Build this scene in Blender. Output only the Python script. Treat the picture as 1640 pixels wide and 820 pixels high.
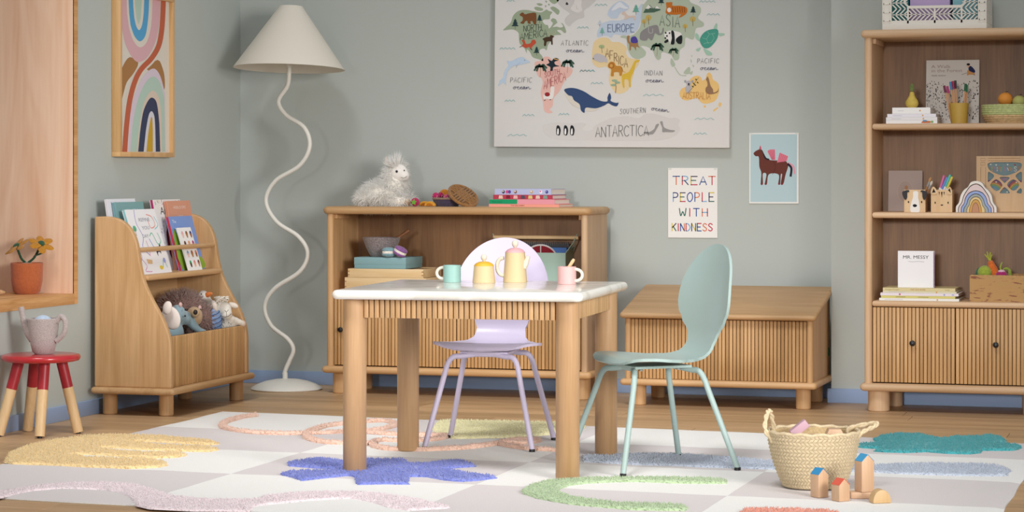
import bpy, bmesh, math, random
from mathutils import Matrix, Vector, noise as mnoise
random.seed(7)
R = math.radians
scene = bpy.context.scene
for _o in list(bpy.data.objects): bpy.data.objects.remove(_o)
COL = scene.collection

# ------------------------------------------------------------------ camera
FPX, CXP, HZP, CAMH, YAW = 3900.0, 820.0, 275.0, 0.85, R(16.4)
CA, SA = math.cos(YAW), math.sin(YAW)
CAM = (3.823, -9.111, CAMH)
cam_d = bpy.data.cameras.new('camera'); cam = bpy.data.objects.new('camera', cam_d); COL.objects.link(cam)
cam.location = CAM; cam.rotation_euler = (R(90), 0, YAW)
cam_d.sensor_width = 36.0; cam_d.lens = 36.0 * FPX / 1640.0
cam_d.shift_y = -(410.0 - HZP) / 1640.0
cam_d.clip_start = 0.05
scene.camera = cam

# ------------------------------------------------------------------ light and exposure
scene.view_settings.view_transform = 'Standard'; scene.view_settings.look = 'None'
scene.view_settings.gamma = 1.0; scene.view_settings.use_curve_mapping = False
scene.view_settings.exposure = 0.55
world = bpy.data.worlds.new('world'); scene.world = world; world.use_nodes = True
wb = world.node_tree.nodes['Background']; wb.inputs[0].default_value = (0.97, 0.98, 1.0, 1); wb.inputs[1].default_value = 0.26
def area(name, loc, target, sx, sy, power, col, spread=180):
    l = bpy.data.lights.new(name, 'AREA'); l.shape = 'RECTANGLE'; l.size = sx; l.size_y = sy; l.energy = power; l.color = col; l.spread = R(spread)
    o = bpy.data.objects.new(name, l); COL.objects.link(o); o.location = loc
    o.rotation_euler = (Vector(target) - Vector(loc)).to_track_quat('-Z', 'Y').to_euler()
    return o
area('ceiling_softbox', (1.5, -6.2, 7.2), (1.5, -1.7, 0.0), 2.6, 2.2, 16.5, (0.98, 0.985, 1.0), 36)
area('front_softbox', (3.6, -20.0, 2.2), (3.1, -0.5, 0.42), 4.2, 1.0, 4.8, (1.0, 0.98, 0.96), 8)
area('side_softbox', (5.4, -5.6, 1.5), (0.3, -1.4, 0.40), 1.6, 1.2, 13, (1.0, 0.98, 0.96), 50)

# a pixel of the 1640x820 frame to a point of the room, on a floor-parallel / wall-parallel plane
def ray(px, py):
    r = (px - CXP) / FPX
    return (r * CA - SA, r * SA + CA, -(py - HZP) / FPX)
def fl(px, py, z=0.0):
    q = ray(px, py); t = (z - CAM[2]) / q[2]; return Vector((CAM[0] + q[0] * t, CAM[1] + q[1] * t, z))
def onx(px, py, x):
    q = ray(px, py); t = (x - CAM[0]) / q[0]; return Vector((x, CAM[1] + q[1] * t, CAM[2] + q[2] * t))
def ony(px, py, y):
    q = ray(px, py); t = (y - CAM[1]) / q[1]; return Vector((CAM[0] + q[0] * t, y, CAM[2] + q[2] * t))

# ------------------------------------------------------------------ materials
def lin(h):
    if isinstance(h, str):
        h = h.lstrip('#'); c = [int(h[i:i + 2], 16) / 255.0 for i in (0, 2, 4)]
    else: c = h
    return tuple((x / 12.92 if x <= 0.04045 else ((x + 0.055) / 1.055) ** 2.4) for x in c) + (1.0,)
MATS = {}
def _new(name):
    m = bpy.data.materials.new(name); m.use_nodes = True
    nt = m.node_tree; b = nt.nodes['Principled BSDF']
    return m, nt, b
def _bump(nt, b, scale, strength, dist=0.002, coord='Object', detail=3.0, vec=None):
    n = nt.nodes.new('ShaderNodeTexNoise'); n.inputs['Scale'].default_value = scale; n.inputs['Detail'].default_value = detail
    if vec is None:
        tc = nt.nodes.new('ShaderNodeTexCoord'); vec = tc.outputs[coord]
    nt.links.new(vec, n.inputs['Vector'])
    bp = nt.nodes.new('ShaderNodeBump'); bp.inputs['Strength'].default_value = strength; bp.inputs['Distance'].default_value = dist
    nt.links.new(n.outputs['Fac'], bp.inputs['Height']); nt.links.new(bp.outputs['Normal'], b.inputs['Normal'])
    return n
def plain(col, rough=0.55, bump=0.0, bscale=200.0, spec=0.5, sheen=0.0, var=0.0, coat=0.0, bdist=0.002):
    key = ('p', col, rough, bump, bscale, spec, sheen, var, coat)
    if key in MATS: return MATS[key]
    m, nt, b = _new('paint_' + str(col).strip('#'))
    b.inputs['Base Color'].default_value = lin(col); b.inputs['Roughness'].default_value = rough
    b.inputs['Specular IOR Level'].default_value = spec
    if sheen: b.inputs['Sheen Weight'].default_value = sheen; b.inputs['Sheen Roughness'].default_value = 0.5
    if coat: b.inputs['Coat Weight'].default_value = coat; b.inputs['Coat Roughness'].default_value = 0.12
    n = _bump(nt, b, bscale, bump, bdist) if bump else None
    if var:
        tc = nt.nodes.new('ShaderNodeTexCoord'); n = nt.nodes.new('ShaderNodeTexNoise'); n.inputs['Scale'].default_value = bscale * 0.5; n.inputs['Detail'].default_value = 4
        nt.links.new(tc.outputs['Object'], n.inputs['Vector'])
        r = nt.nodes.new('ShaderNodeValToRGB'); c = lin(col)
        r.color_ramp.elements[0].position = 0.32; r.color_ramp.elements[1].position = 0.68
        r.color_ramp.elements[0].color = tuple(x * (1 - var) for x in c[:3]) + (1,)
        r.color_ramp.elements[1].color = tuple(min(1, x * (1 + var)) for x in c[:3]) + (1,)
        nt.links.new(n.outputs['Fac'], r.inputs['Fac']); nt.links.new(r.outputs['Color'], b.inputs['Base Color'])
    MATS[key] = m; return m
def felt(col, var=0.16, bs=260.0):
    return plain(col, 0.95, 0.5, bs, 0.15, 0.3, var)
def wood(light, dark, grain='z', rough=0.45, scale=1.0, rnd=0.10, name='oak', contrast=1.0, fine=1.0, distort=.6):
    key = ('w', light, dark, grain, rough, scale, rnd, contrast)
    if key in MATS: return MATS[key]
    m, nt, b = _new('wood_' + name + '_' + grain); L = nt.links
    tc = nt.nodes.new('ShaderNodeTexCoord'); mp = nt.nodes.new('ShaderNodeMapping'); L.new(tc.outputs['Object'], mp.inputs['Vector'])
    oi = nt.nodes.new('ShaderNodeObjectInfo')
    cm = nt.nodes.new('ShaderNodeCombineXYZ'); mu = nt.nodes.new('ShaderNodeMath'); mu.operation = 'MULTIPLY'; mu.inputs[1].default_value = 13.0
    L.new(oi.outputs['Random'], mu.inputs[0])
    for k in range(3): L.new(mu.outputs[0], cm.inputs[k])
    L.new(cm.outputs[0], mp.inputs['Location'])
    a, c = 22.0 * scale, 1.6 * scale
    mp.inputs['Scale'].default_value = {'z': (a, a, c), 'x': (c, a, a), 'y': (a, c, a)}[grain]
    n1 = nt.nodes.new('ShaderNodeTexNoise'); n1.inputs['Scale'].default_value = 1.0; n1.inputs['Detail'].default_value = 3.0; n1.inputs['Distortion'].default_value = distort
    L.new(mp.outputs[0], n1.inputs['Vector'])
    mp2 = nt.nodes.new('ShaderNodeMapping'); L.new(tc.outputs['Object'], mp2.inputs['Vector']); L.new(cm.outputs[0], mp2.inputs['Location'])
    a2, c2 = 210.0 * scale, 9.0 * scale
    mp2.inputs['Scale'].default_value = {'z': (a2, a2, c2), 'x': (c2, a2, a2), 'y': (a2, c2, a2)}[grain]
    n2 = nt.nodes.new('ShaderNodeTexNoise'); n2.inputs['Scale'].default_value = 1.0; n2.inputs['Detail'].default_value = 2.0
    L.new(mp2.outputs[0], n2.inputs['Vector'])
    mx = nt.nodes.new('ShaderNodeMath'); mx.operation = 'MULTIPLY_ADD'; mx.inputs[1].default_value = 0.45 * fine; L.new(n2.outputs['Fac'], mx.inputs[0]); L.new(n1.outputs['Fac'], mx.inputs[2])
    rp = nt.nodes.new('ShaderNodeValToRGB'); e = rp.color_ramp.elements
    mid, hw = 0.5 + .22 * fine, 0.26 / contrast
    e[0].position = mid - hw; e[1].position = mid + hw; e[0].color = lin(dark); e[1].color = lin(light)
    L.new(mx.outputs[0], rp.inputs['Fac'])
    hs = nt.nodes.new('ShaderNodeHueSaturation'); L.new(rp.outputs['Color'], hs.inputs['Color'])
    mr = nt.nodes.new('ShaderNodeMapRange'); mr.inputs['To Min'].default_value = 1 - rnd; mr.inputs['To Max'].default_value = 1 + rnd
    L.new(oi.outputs['Random'], mr.inputs['Value']); L.new(mr.outputs[0], hs.inputs['Value'])
    L.new(hs.outputs['Color'], b.inputs['Base Color'])
    b.inputs['Roughness'].default_value = rough; b.inputs['Specular IOR Level'].default_value = 0.4
    bp = nt.nodes.new('ShaderNodeBump'); bp.inputs['Strength'].default_value = 0.12; bp.inputs['Distance'].default_value = 0.001
    L.new(n2.outputs['Fac'], bp.inputs['Height']); L.new(bp.outputs['Normal'], b.inputs['Normal'])
    MATS[key] = m; return m
OAK_L, OAK_D = '#d6ae80', '#b98f5f'
oak_z = wood(OAK_L, OAK_D, 'z'); oak_x = wood(OAK_L, OAK_D, 'x'); oak_y = wood(OAK_L, OAK_D, 'y')
slat_w = wood('#d5ab78', '#b78b57', 'z', rnd=0.09, name='slat')
veneer_z = wood('#9a744f', '#765439', 'z', name='veneer', rnd=0.02)
ash_z = wood('#dcbb97', '#c5a079', 'z', name='ash'); ash_x = wood('#dcbb97', '#c5a079', 'x', name='ash')
beech = wood('#e9cfa6', '#d8b884', 'x', name='beech', rnd=0.05); beech_z = wood('#e6c79b', '#d3ae7c', 'z', name='beech', rnd=0.05)
ply_m = wood('#f0d2b8', '#dcae8c', 'z', name='plywood', scale=0.42, contrast=1.1, rnd=0, fine=.5, distort=2.2)
ply_e = wood('#e3b27c', '#b98044', 'y', name='plywood_edge', scale=1.6, rnd=0)
white_m = plain('#efece4', 0.5); paper = plain('#f1efea', 0.8); pages = plain('#ece7dc', 0.85)
black_m = plain('#17171a', 0.35); metal = plain('#9a9c9a', 0.35)

# ------------------------------------------------------------------ mesh builder
class MB:
    def __init__(s): s.v = []; s.f = []; s.m = []; s.s = []
    def add(s, vs, fs, m=0, smooth=False):
        o = len(s.v); s.v.extend([tuple(p) for p in vs])
        for f in fs: s.f.append(tuple(i + o for i in f)); s.m.append(m); s.s.append(smooth)
        return s
    def box(s, x0, x1, y0, y1, z0, z1, m=0):
        vs = [(x, y, z) for z in (z0, z1) for y in (y0, y1) for x in (x0, x1)]
        return s.add(vs, [(0, 2, 3, 1), (4, 5, 7, 6), (0, 1, 5, 4), (2, 6, 7, 3), (0, 4, 6, 2), (1, 3, 7, 5)], m)
    def obox(s, c, ex, ey, ez, m=0):                       # oriented box: centre and three half-axis vectors
        c, ex, ey, ez = Vector(c), Vector(ex), Vector(ey), Vector(ez)
        vs = [c + ex * a + ey * b + ez * d for d in (-1, 1) for b in (-1, 1) for a in (-1, 1)]
        return s.add(vs, [(0, 2, 3, 1), (4, 5, 7, 6), (0, 1, 5, 4), (2, 6, 7, 3), (0, 4, 6, 2), (1, 3, 7, 5)], m)
    def rings(s, rs, m=0, cap0=True, cap1=True, smooth=True, closed=False):
        n = len(rs[0]); vs = [p for r in rs for p in r]; fs = []
        k = len(rs)
        for i in range(k if closed else k - 1):
            a, b = i * n, ((i + 1) % k) * n
            for j in range(n):
                j2 = (j + 1) % n; fs.append((a + j, a + j2, b + j2, b + j))
        s.add(vs, fs, m, smooth)
        if not closed:
            if cap0: s.add(rs[0], [tuple(reversed(range(n)))], m)
            if cap1: s.add(rs[-1], [tuple(range(n))], m)
        return s
    def cyl(s, p0, p1, r0, r1=None, n=24, m=0, caps=True):
        p0, p1 = Vector(p0), Vector(p1); r1 = r0 if r1 is None else r1
        d = (p1 - p0).normalized(); u = d.orthogonal().normalized(); w = d.cross(u)
        rs = [[p + (u * math.cos(2 * math.pi * k / n) + w * math.sin(2 * math.pi * k / n)) * r for k in range(n)] for p, r in ((p0, r0), (p1, r1))]
        return s.rings(rs, m, caps, caps)
    def lathe(s, prof, c=(0, 0, 0), n=32, m=0, sx=1.0, sy=1.0, cap0=True, cap1=True):
        rs = [[(c[0] + r * sx * math.cos(2 * math.pi * k / n), c[1] + r * sy * math.sin(2 * math.pi * k / n), c[2] + z) for k in range(n)] for r, z in prof]
        return s.rings(rs, m, cap0, cap1)
    def tube(s, path, r, n=10, m=0, closed=False):
        P = [Vector(p) for p in path]; k = len(P); rs = []
        u = None
        for i in range(k):
            if closed: d = (P[(i + 1) % k] - P[i - 1])
            else: d = P[min(i + 1, k - 1)] - P[max(i - 1, 0)]
            d.normalize()
            if u is None: u = d.orthogonal().normalized()
            else:
                u = (u - d * u.dot(d)); u.normalize()
            w = d.cross(u); rr = r[i] if isinstance(r, (list, tuple)) else r
            rs.append([P[i] + (u * math.cos(2 * math.pi * j / n) + w * math.sin(2 * math.pi * j / n)) * rr for j in range(n)])
        return s.rings(rs, m, closed=closed)
    def ball(s, c, r, n=16, k=10, m=0, rot=None):
        r = (r, r, r) if not isinstance(r, (tuple, list)) else r
        rs = []
        for i in range(k + 1):
            t = math.pi * (i + 0.02) / (k + 0.04) - math.pi / 2
            ring = []
            for j in range(n):
                p = Vector((r[0] * math.cos(t) * math.cos(2 * math.pi * j / n), r[1] * math.cos(t) * math.sin(2 * math.pi * j / n), r[2] * math.sin(t)))
                if rot is not None: p = rot @ p
                ring.append(p + Vector(c))
            rs.append(ring)
        return s.rings(rs, m)
    def prism(s, poly, axis, a0, a1, m=0, smooth=False):   # polygon extruded along an axis; 'x': (y,z) 'y': (x,z) 'z': (x,y)
        def P(p, a): return {'x': (a, p[0], p[1]), 'y': (p[0], a, p[1]), 'z': (p[0], p[1], a)}[axis]
        n = len(poly); s.rings([[P(p, a0) for p in poly], [P(p, a1) for p in poly]], m, smooth=smooth); return s
    def slab(s, x0, x1, y0, y1, z0, z1, rc=0.02, bull=None, m=0, nc=6, nb=6):   # rounded-corner slab with a bullnose edge
        h = (z1 - z0) / 2; bull = h if bull is None else bull
        rs = []
        for i in range(nb + 1):
            t = -math.pi / 2 + math.pi * i / nb
            ins = bull * (1 - math.cos(t)); z = (z0 + z1) / 2 + h * math.sin(t)
            ring = []
            r = max(rc - ins, 0.0005)
            for (cx, cy, a0) in ((x1 - ins - r, y1 - ins - r, 0), (x0 + ins + r, y1 - ins - r, 90), (x0 + ins + r, y0 + ins + r, 180), (x1 - ins - r, y0 + ins + r, 270)):
                for k in range(nc + 1):
                    a = R(a0 + 90.0 * k / nc); ring.append((cx + r * math.cos(a), cy + r * math.sin(a), z))
            rs.append(ring)
        return s.rings(rs, m)
    def mesh(s, name, bevel=0.0, seg=2, smooth_angle=40, fix=True):
        me = bpy.data.meshes.new(name); me.from_pydata(s.v, [], s.f)
        me.polygons.foreach_set('material_index', s.m)
        if fix or bevel:
            bm = bmesh.new(); bm.from_mesh(me)
            bmesh.ops.remove_doubles(bm, verts=bm.verts, dist=1e-6)
            bmesh.ops.recalc_face_normals(bm, faces=bm.faces)
            if bevel:
                es = [e for e in bm.edges if len(e.link_faces) == 2 and e.calc_face_angle(0) > R(35)]
                bmesh.ops.bevel(bm, geom=es, offset=bevel, segments=seg, affect='EDGES', profile=0.5)
            bm.to_mesh(me); bm.free()
        me.shade_smooth(); me.set_sharp_from_angle(angle=R(smooth_angle))
        return me

OFF = {}                                                # where an object's origin sits in its root's building frame
def mobj(name, me, mats, parent=None, loc=(0, 0, 0)):
    if not isinstance(mats, (list, tuple)): mats = [mats]
    if not me.materials:
        for m in mats: me.materials.append(m)
    o = bpy.data.objects.new(name, me); COL.objects.link(o)
    loc = Vector(loc)
    o.location = loc - (OFF[parent] if parent is not None else Vector((0, 0, 0)))
    OFF[o] = loc
    if parent is not None: o.parent = parent
    return o
def build(mb, name, mats, parent=None, bevel=0.0, seg=2, ang=40, loc=(0, 0, 0), fix=True):
    return mobj(name, mb.mesh(name, bevel, seg, ang, fix), mats, parent, loc)
def thing(name, label, cat, base, rotz=0.0, group=None, local=False):
    """an Empty at the thing's base; parts given in room coordinates (or in its own frame when local)"""
    o = bpy.data.objects.new(name, None); o.empty_display_size = 0.05; COL.objects.link(o)
    o.location = base; o.rotation_euler = (0, 0, rotz)
    OFF[o] = Vector((0, 0, 0)) if local else Vector(base)
    return tag(o, label, cat, group)
def tag(o, label, cat, group=None):
    o['label'] = label; o['category'] = cat
    if group: o['group'] = group
    return o
def struct(mb, name, mats, parent=None, **k):
    o = build(mb, name, mats, parent, **k)
    if parent is None: o['kind'] = 'structure'
    return o
def box(name, parent, mat, x0, x1, y0, y1, z0, z1, bev=0.002, seg=2):
    return build(MB().box(x0, x1, y0, y1, z0, z1), name, mat, parent, bev, seg)
def crom(pts, n=6, closed=True):                        # smooth curve through points (any dimension)
    out = []; k = len(pts)
    rng = range(k) if closed else range(k - 1)
    for i in rng:
        if closed: p0, p1, p2, p3 = pts[i - 1], pts[i], pts[(i + 1) % k], pts[(i + 2) % k]
        else: p0, p1, p2, p3 = pts[max(i - 1, 0)], pts[i], pts[i + 1], pts[min(i + 2, k - 1)]
        for j in range(n):
            t = j / n
            out.append(tuple(0.5 * (2 * b + (c - a) * t + (2 * a - 5 * b + 4 * c - d) * t * t + (3 * b - a - 3 * c + d) * t ** 3) for a, b, c, d in zip(p0, p1, p2, p3)))
    if not closed: out.append(tuple(pts[-1]))
    return out
def remesh(balls, name, voxel=0.004, smooth=4, extra=None):
    """one continuous skin around overlapping ellipsoids: (centre, radii, rotation euler degrees)"""
    mb = MB()
    for b in balls:
        c, r = b[0], b[1]
        rot = None
        if len(b) > 2: rot = Matrix.Rotation(R(b[2][2]), 3, 'Z') @ Matrix.Rotation(R(b[2][1]), 3, 'Y') @ Matrix.Rotation(R(b[2][0]), 3, 'X')
        mb.ball(c, r, 20, 14, 0, rot)
    if extra: extra(mb)
    me = mb.mesh(name + '_src')
    o = bpy.data.objects.new(name + '_src', me); COL.objects.link(o)
    md = o.modifiers.new('r', 'REMESH'); md.mode = 'VOXEL'; md.voxel_size = voxel; md.use_smooth_shade = True
    ms = o.modifiers.new('s', 'SMOOTH'); ms.factor = 0.5; ms.iterations = smooth
    dg = bpy.context.evaluated_depsgraph_get(); ev = o.evaluated_get(dg)
    out = bpy.data.meshes.new_from_object(ev); out.name = name
    bpy.data.objects.remove(o); bpy.data.meshes.remove(me)
    out.materials.clear(); out.shade_smooth()
    return out
def fur(name, parent, me, col, n, ln, r, mat=None, droop=.4, pred=None, seed=1, spread=.35, off=(0, 0, 0), lf=None):
    rr = random.Random(seed); me.calc_loop_triangles(); tr = me.loop_triangles; vs = me.vertices
    ar = []; s = 0
    for t in tr: s += t.area; ar.append(s)
    import bisect
    mb = MB(); k = 0; tries = 0
    while k < n and tries < n * 6:
        tries += 1
        t = tr[min(len(tr) - 1, bisect.bisect(ar, rr.random() * s))]
        a, b, c = (vs[i].co for i in t.vertices); u, v = rr.random(), rr.random()
        if u + v > 1: u, v = 1 - u, 1 - v
        p = a + (b - a) * u + (c - a) * v
        if pred and not pred(p): continue
        k += 1; nrm = t.normal
        d = (nrm + Vector((rr.uniform(-1, 1), rr.uniform(-1, 1), rr.uniform(-1, 1))) * spread).normalized()
        L = ln * rr.uniform(.6, 1.15) * (lf(p) if lf else 1); q = p + d * L * .55; e = q + (d + Vector((0, 0, -droop)) + Vector((rr.uniform(-1, 1), rr.uniform(-1, 1), rr.uniform(-1, 1))) * spread * .5).normalized() * L * .5
        s1 = d.orthogonal().normalized(); s2 = d.cross(s1)
        ring = [p + (s1 * math.cos(g) + s2 * math.sin(g)) * r for g in (0, 2.094, 4.189)]; mid = [q + (s1 * math.cos(g) + s2 * math.sin(g)) * r * .6 for g in (0, 2.094, 4.189)]
        mb.add([x + Vector(off) for x in ring + mid + [e]], [(0, 1, 4, 3), (1, 2, 5, 4), (2, 0, 3, 5), (3, 4, 6), (4, 5, 6), (5, 3, 6)], 0, True)
    o = build(mb, name, mat or plain(col, .9, spec=.15, sheen=.3), parent, fix=False, ang=180); o['kind'] = 'stuff'; return o

# ================================================================== the room
def wall_mat(col):
    m, nt, b = _new('wall_paint'); b.inputs['Base Color'].default_value = lin(col); b.inputs['Roughness'].default_value = 0.75; b.inputs['Specular IOR Level'].default_value = 0.25
    _bump(nt, b, 420.0, 0.10, 0.001); return m
wall_m = wall_mat('#b9bfba')
base_m = plain('#97aed2', 0.5)
floor_b = plain('#6e5238', 0.7)
plank_m = wood('#d0ad84', '#aa8760', 'x', rough=0.42, name='floor_plank', scale=0.8, rnd=0.12, contrast=0.9)

fo = struct(MB().box(-1.0, 6.5, -11.5, 0.3, -0.05, -0.0045), 'floor', floor_b)
rp = random.Random(3)
PW, PL = 0.15, 1.75
plank_mesh = MB().box(-PL / 2 + .0008, PL / 2 - .0008, -PW / 2 + .0008, PW / 2 - .0008, -0.0045, 0.0).mesh('plank', 0.0008, 1)
pk = 0
for row in range(24):
    y = -PW / 2 - row * PW; off = rp.random() * PL
    for c in range(4):
        x = off - 0.95 + PL * (c + 0.0)
        if x - PL / 2 > 4.6: continue
        mobj('plank', plank_mesh, plank_m, fo, (x, y, 0)); pk += 1
fm = MB().box(-1.0, 6.5, -11.5, -24 * PW, -0.0045, 0.0)
mobj('planking', fm.mesh('planking'), plank_m, fo)

XJ, YJ = 2.418, -0.17                                     # the wall steps forward here
wb_ = struct(MB().box(-0.12, XJ + 0.02, 0.0, 0.12, 0, 2.7), 'wall_back', wall_m)
wr_ = struct(MB().box(XJ, 6.5, YJ, 0.12, 0, 2.7), 'wall_right', wall_m)
NY0, NY1, NZ0, NZ1, PT = -3.1, -1.455, 0.394, 2.15, 0.028  # niche opening
wl = MB()
wl.box(-0.12, 0, NY1, 0.0, 0, 2.7); wl.box(-0.12, 0, NY0, NY1, 0, NZ0); wl.box(-0.12, 0, NY0, NY1, NZ1, 2.7); wl.box(-0.12, 0, -7.0, NY0, 0, 2.7)
struct(wl, 'wall_left', wall_m)
BH, BT = 0.052, 0.012
struct(MB().box(0, XJ, -BT, 0, 0, BH), 'baseboard_back', base_m, bevel=0.002)
jb = MB().box(XJ - BT, 6.5, YJ - BT, YJ, 0, BH); jb.box(XJ - BT, XJ, YJ, -BT, 0, BH)
struct(jb, 'baseboard_right', base_m, bevel=0.001)
struct(MB().box(0, BT, -7.0, -BT, 0, BH), 'baseboard_left', base_m, bevel=0.002)
# plywood-lined window recess
wn = MB().box(-0.52, -0.50, NY0, NY1, NZ0, NZ1)
w = struct(MB().box(-0.50, 0.004, NY1 - PT, NY1 + 0.0, NZ0, NZ1), 'window_1', ply_m, bevel=0.001)
struct(MB().box(-0.50, 0.006, NY0, NY1 - PT, NZ0, NZ0 + 0.036), 'sill_board', ply_e, w, bevel=0.001)
struct(MB().box(-0.50, 0.004, NY0, NY1, NZ1 - PT, NZ1), 'head_board', ply_e, w, bevel=0.001)
struct(MB().box(-0.50, 0.004, NY0, NY0 + PT, NZ0 + .036, NZ1 - PT), 'side_board', ply_m, w, bevel=0.001)
struct(MB().box(0.0, 0.0045, NY1 - PT, NY1 + 0.0005, NZ0, NZ1), 'edge_strip', ply_e, w)
fr = MB()
for (a, b, c, d) in ((NY0 + PT, NY1 - PT, NZ0 + .036, NZ0 + .08), (NY0 + PT, NY1 - PT, NZ1 - PT - .05, NZ1 - PT), (NY0 + PT, NY0 + PT + .05, NZ0 + .08, NZ1 - PT - .05), (NY1 - PT - .05, NY1 - PT, NZ0 + .08, NZ1 - PT - .05), (-2.3, -2.26, NZ0 + .08, NZ1 - PT - .05)):
    fr.box(-0.50, -0.46, a, b, c, d)
struct(fr, 'window_frame', white_m, w)
gl, nt_, b_ = _new('window_glass'); b_.inputs['Transmission Weight'].default_value = 1.0; b_.inputs['Roughness'].default_value = 0.0; b_.inputs['IOR'].default_value = 1.0; b_.inputs['Base Color'].default_value = (1, 1, 1, 1)
struct(MB().box(-0.484, -0.480, NY0 + PT, NY1 - PT, NZ0 + .05, NZ1 - PT), 'pane', gl, w)
# ================================================================== furniture
def post_panel(x0, x1, y0, y1, z0, z1, r, n=6):
    """vertical panel standing in y, its front (y0) edge rounded"""
    pts = [(x1, y1), (x0, y1)]
    for k in range(n + 1):
        a = R(180 + 90 * k / n); pts.append((x0 + r + r * math.cos(a), y0 + r + r * math.sin(a)))
    for k in range(n + 1):
        a = R(270 + 90 * k / n); pts.append((x1 - r + r * math.cos(a), y0 + r + r * math.sin(a)))
    return MB().prism(pts, 'z', z0, z1, smooth=True)
def slat_row(parent, x0, x1, pitch, y_back, depth, z0, z1, gap=0.0022, mat=None, name='slat'):
    n = max(1, round((x1 - x0) / pitch)); p = (x1 - x0) / n
    me = MB().box(-p / 2 + gap / 2, p / 2 - gap / 2, -depth, 0, z0, z1).mesh(name, 0.0016, 2)
    for k in range(n): mobj(name, me, mat or slat_w, parent, (x0 + p * (k + .5), y_back, 0))
def slat_row_y(parent, y0, y1, pitch, x_back, depth, z0, z1, gap=0.0022, mat=None, name='slat'):
    n = max(1, round((y1 - y0) / pitch)); p = (y1 - y0) / n
    me = MB().box(0, depth, -p / 2 + gap / 2, p / 2 - gap / 2, z0, z1).mesh(name, 0.0016, 2)
    for k in range(n): mobj(name, me, mat or slat_w, parent, (x_back, y0 + p * (k + .5), 0))
groove_m = plain('#5d4025', 0.8)
def knob(parent, x, y, z):
    k = MB().lathe([(0.004, 0), (0.004, 0.006), (0.0085, 0.009), (0.0105, 0.014), (0.009, 0.019), (0.004, 0.0215)], (0, 0, 0), 20)
    rot = Matrix.Rotation(R(90), 3, 'X')
    k.v = [tuple(rot @ Vector(p) + Vector((x, y, z))) for p in k.v]
    return build(k, 'knob', black_m, parent)
def legs(parent, pts, r, z1, mat):
    for (x, y) in pts:
        build(MB().lathe([(r - .003, 0), (r, .003), (r, z1)], (0, 0, 0), 28), 'leg', mat, parent, loc=(x, y, 0))

# ---- tall open bookcase, right
bc = thing('bookcase', 'tall oak bookcase with three open shelves above two slatted doors', 'bookcase', (2.9, -0.34, 0))
BX0, BX1, BY0, BY1 = 2.585, 3.226, -0.49, -0.185
legs(bc, [(2.630, -0.437), (3.172, -0.437), (2.650, -0.235), (3.152, -0.235)], 0.0385, 0.076, ash_z)
build(MB().slab(2.570, 3.241, BY0 - .015, BY1 + .005, 0.074, 0.102, .018), 'base_slab', ash_x, bc)
build(post_panel(BX0, BX0 + .027, BY0, BY1, 0.102, 1.325, .0125), 'side_panel', ash_z, bc)
build(post_panel(BX1 - .027, BX1, BY0, BY1, 0.102, 1.325, .0125), 'side_panel', ash_z, bc)
build(MB().slab(2.572, 3.239, BY0 - .013, BY1 + .005, 1.323, 1.352, .018), 'top_slab', ash_x, bc)
box('back_panel', bc, veneer_z, BX0 + .027, BX1 - .027, BY1 - .012, BY1, .102, 1.323, 0)
for zt in (1.020, 0.707, 0.394):
    sh = MB().slab(BX0 + .0275, BX1 - .0275, BY0 + .004, BY1 - .013, zt - .021, zt, .003, .008)
    build(sh, 'shelf', ash_x, bc)
for xs in (BX0 + .027, BX1 - .037):
    box('cleat', bc, ash_x, xs, xs + .010, BY0 + .03, BY1 - .05, 1.304, 1.3225, .001)
XM = 2.903
for (a, b, kx) in ((BX0 + .0285, XM - .001, 2.755), (XM + .001, BX1 - .0285, 3.044)):
    d = box('door', bc, groove_m, a, b, BY0 + .020, BY0 + .034, .105, .371, .001)
    slat_row(d, a, b, .0138, BY0 + .020, .010, .106, .3705)
    knob(d, kx, BY0 + .010, .246)

# ---- low slatted cabinet under the map
sb = thing('sideboard', 'low oak sideboard with an open shelf above slatted doors', 'sideboard', (1.03, -0.2, 0))
SX0, SX1, SY0, SY1 = 0.507, 1.540, -0.365, -0.065
legs(sb, [(0.555, -0.31), (1.50, -0.31), (0.565, -0.115), (1.49, -0.115)], 0.0385, 0.083, oak_z)
build(MB().slab(0.490, 1.557, SY0 - .015, SY1 + .005, 0.080, 0.107, .018), 'base_slab', oak_x, sb)
build(post_panel(SX0, SX0 + .026, SY0, SY1, 0.107, .690, .012), 'side_panel', oak_z, sb)
build(post_panel(SX1 - .026, SX1, SY0, SY1, 0.107, .690, .012), 'side_panel', ash_z, sb)
build(MB().slab(0.491, 1.556, SY0 - .014, SY1 + .005, .688, .717, .03), 'top_slab', oak_x, sb)
box('back_panel', sb, veneer_z, SX0 + .026, SX1 - .026, SY1 - .012, SY1, .107, .688, 0)
build(MB().slab(SX0 + .0265, SX1 - .0265, SY0 + .004, SY1 - .013, .374, .395, .003, .008), 'shelf', oak_x, sb)
box('cleat', sb, oak_x, SX0 + .026, SX0 + .038, SY0 + .02, SY1 - .05, .670, .6875, .001)
box('cleat', sb, oak_x, SX1 - .038, SX1 - .026, SY0 + .02, SY1 - .05, .670, .6875, .001)
for (a, b, kx) in ((SX0 + .028, 1.0265, 0.566), (1.0285, SX1 - .028, 1.49)):
    d = box('door', sb, groove_m, a, b, SY0 + .020, SY0 + .034, .110, .373, .001)
    slat_row(d, a, b, .0138, SY0 + .020, .010, .111, .3725)
    knob(d, kx, SY0 + .010, .246)

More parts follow.
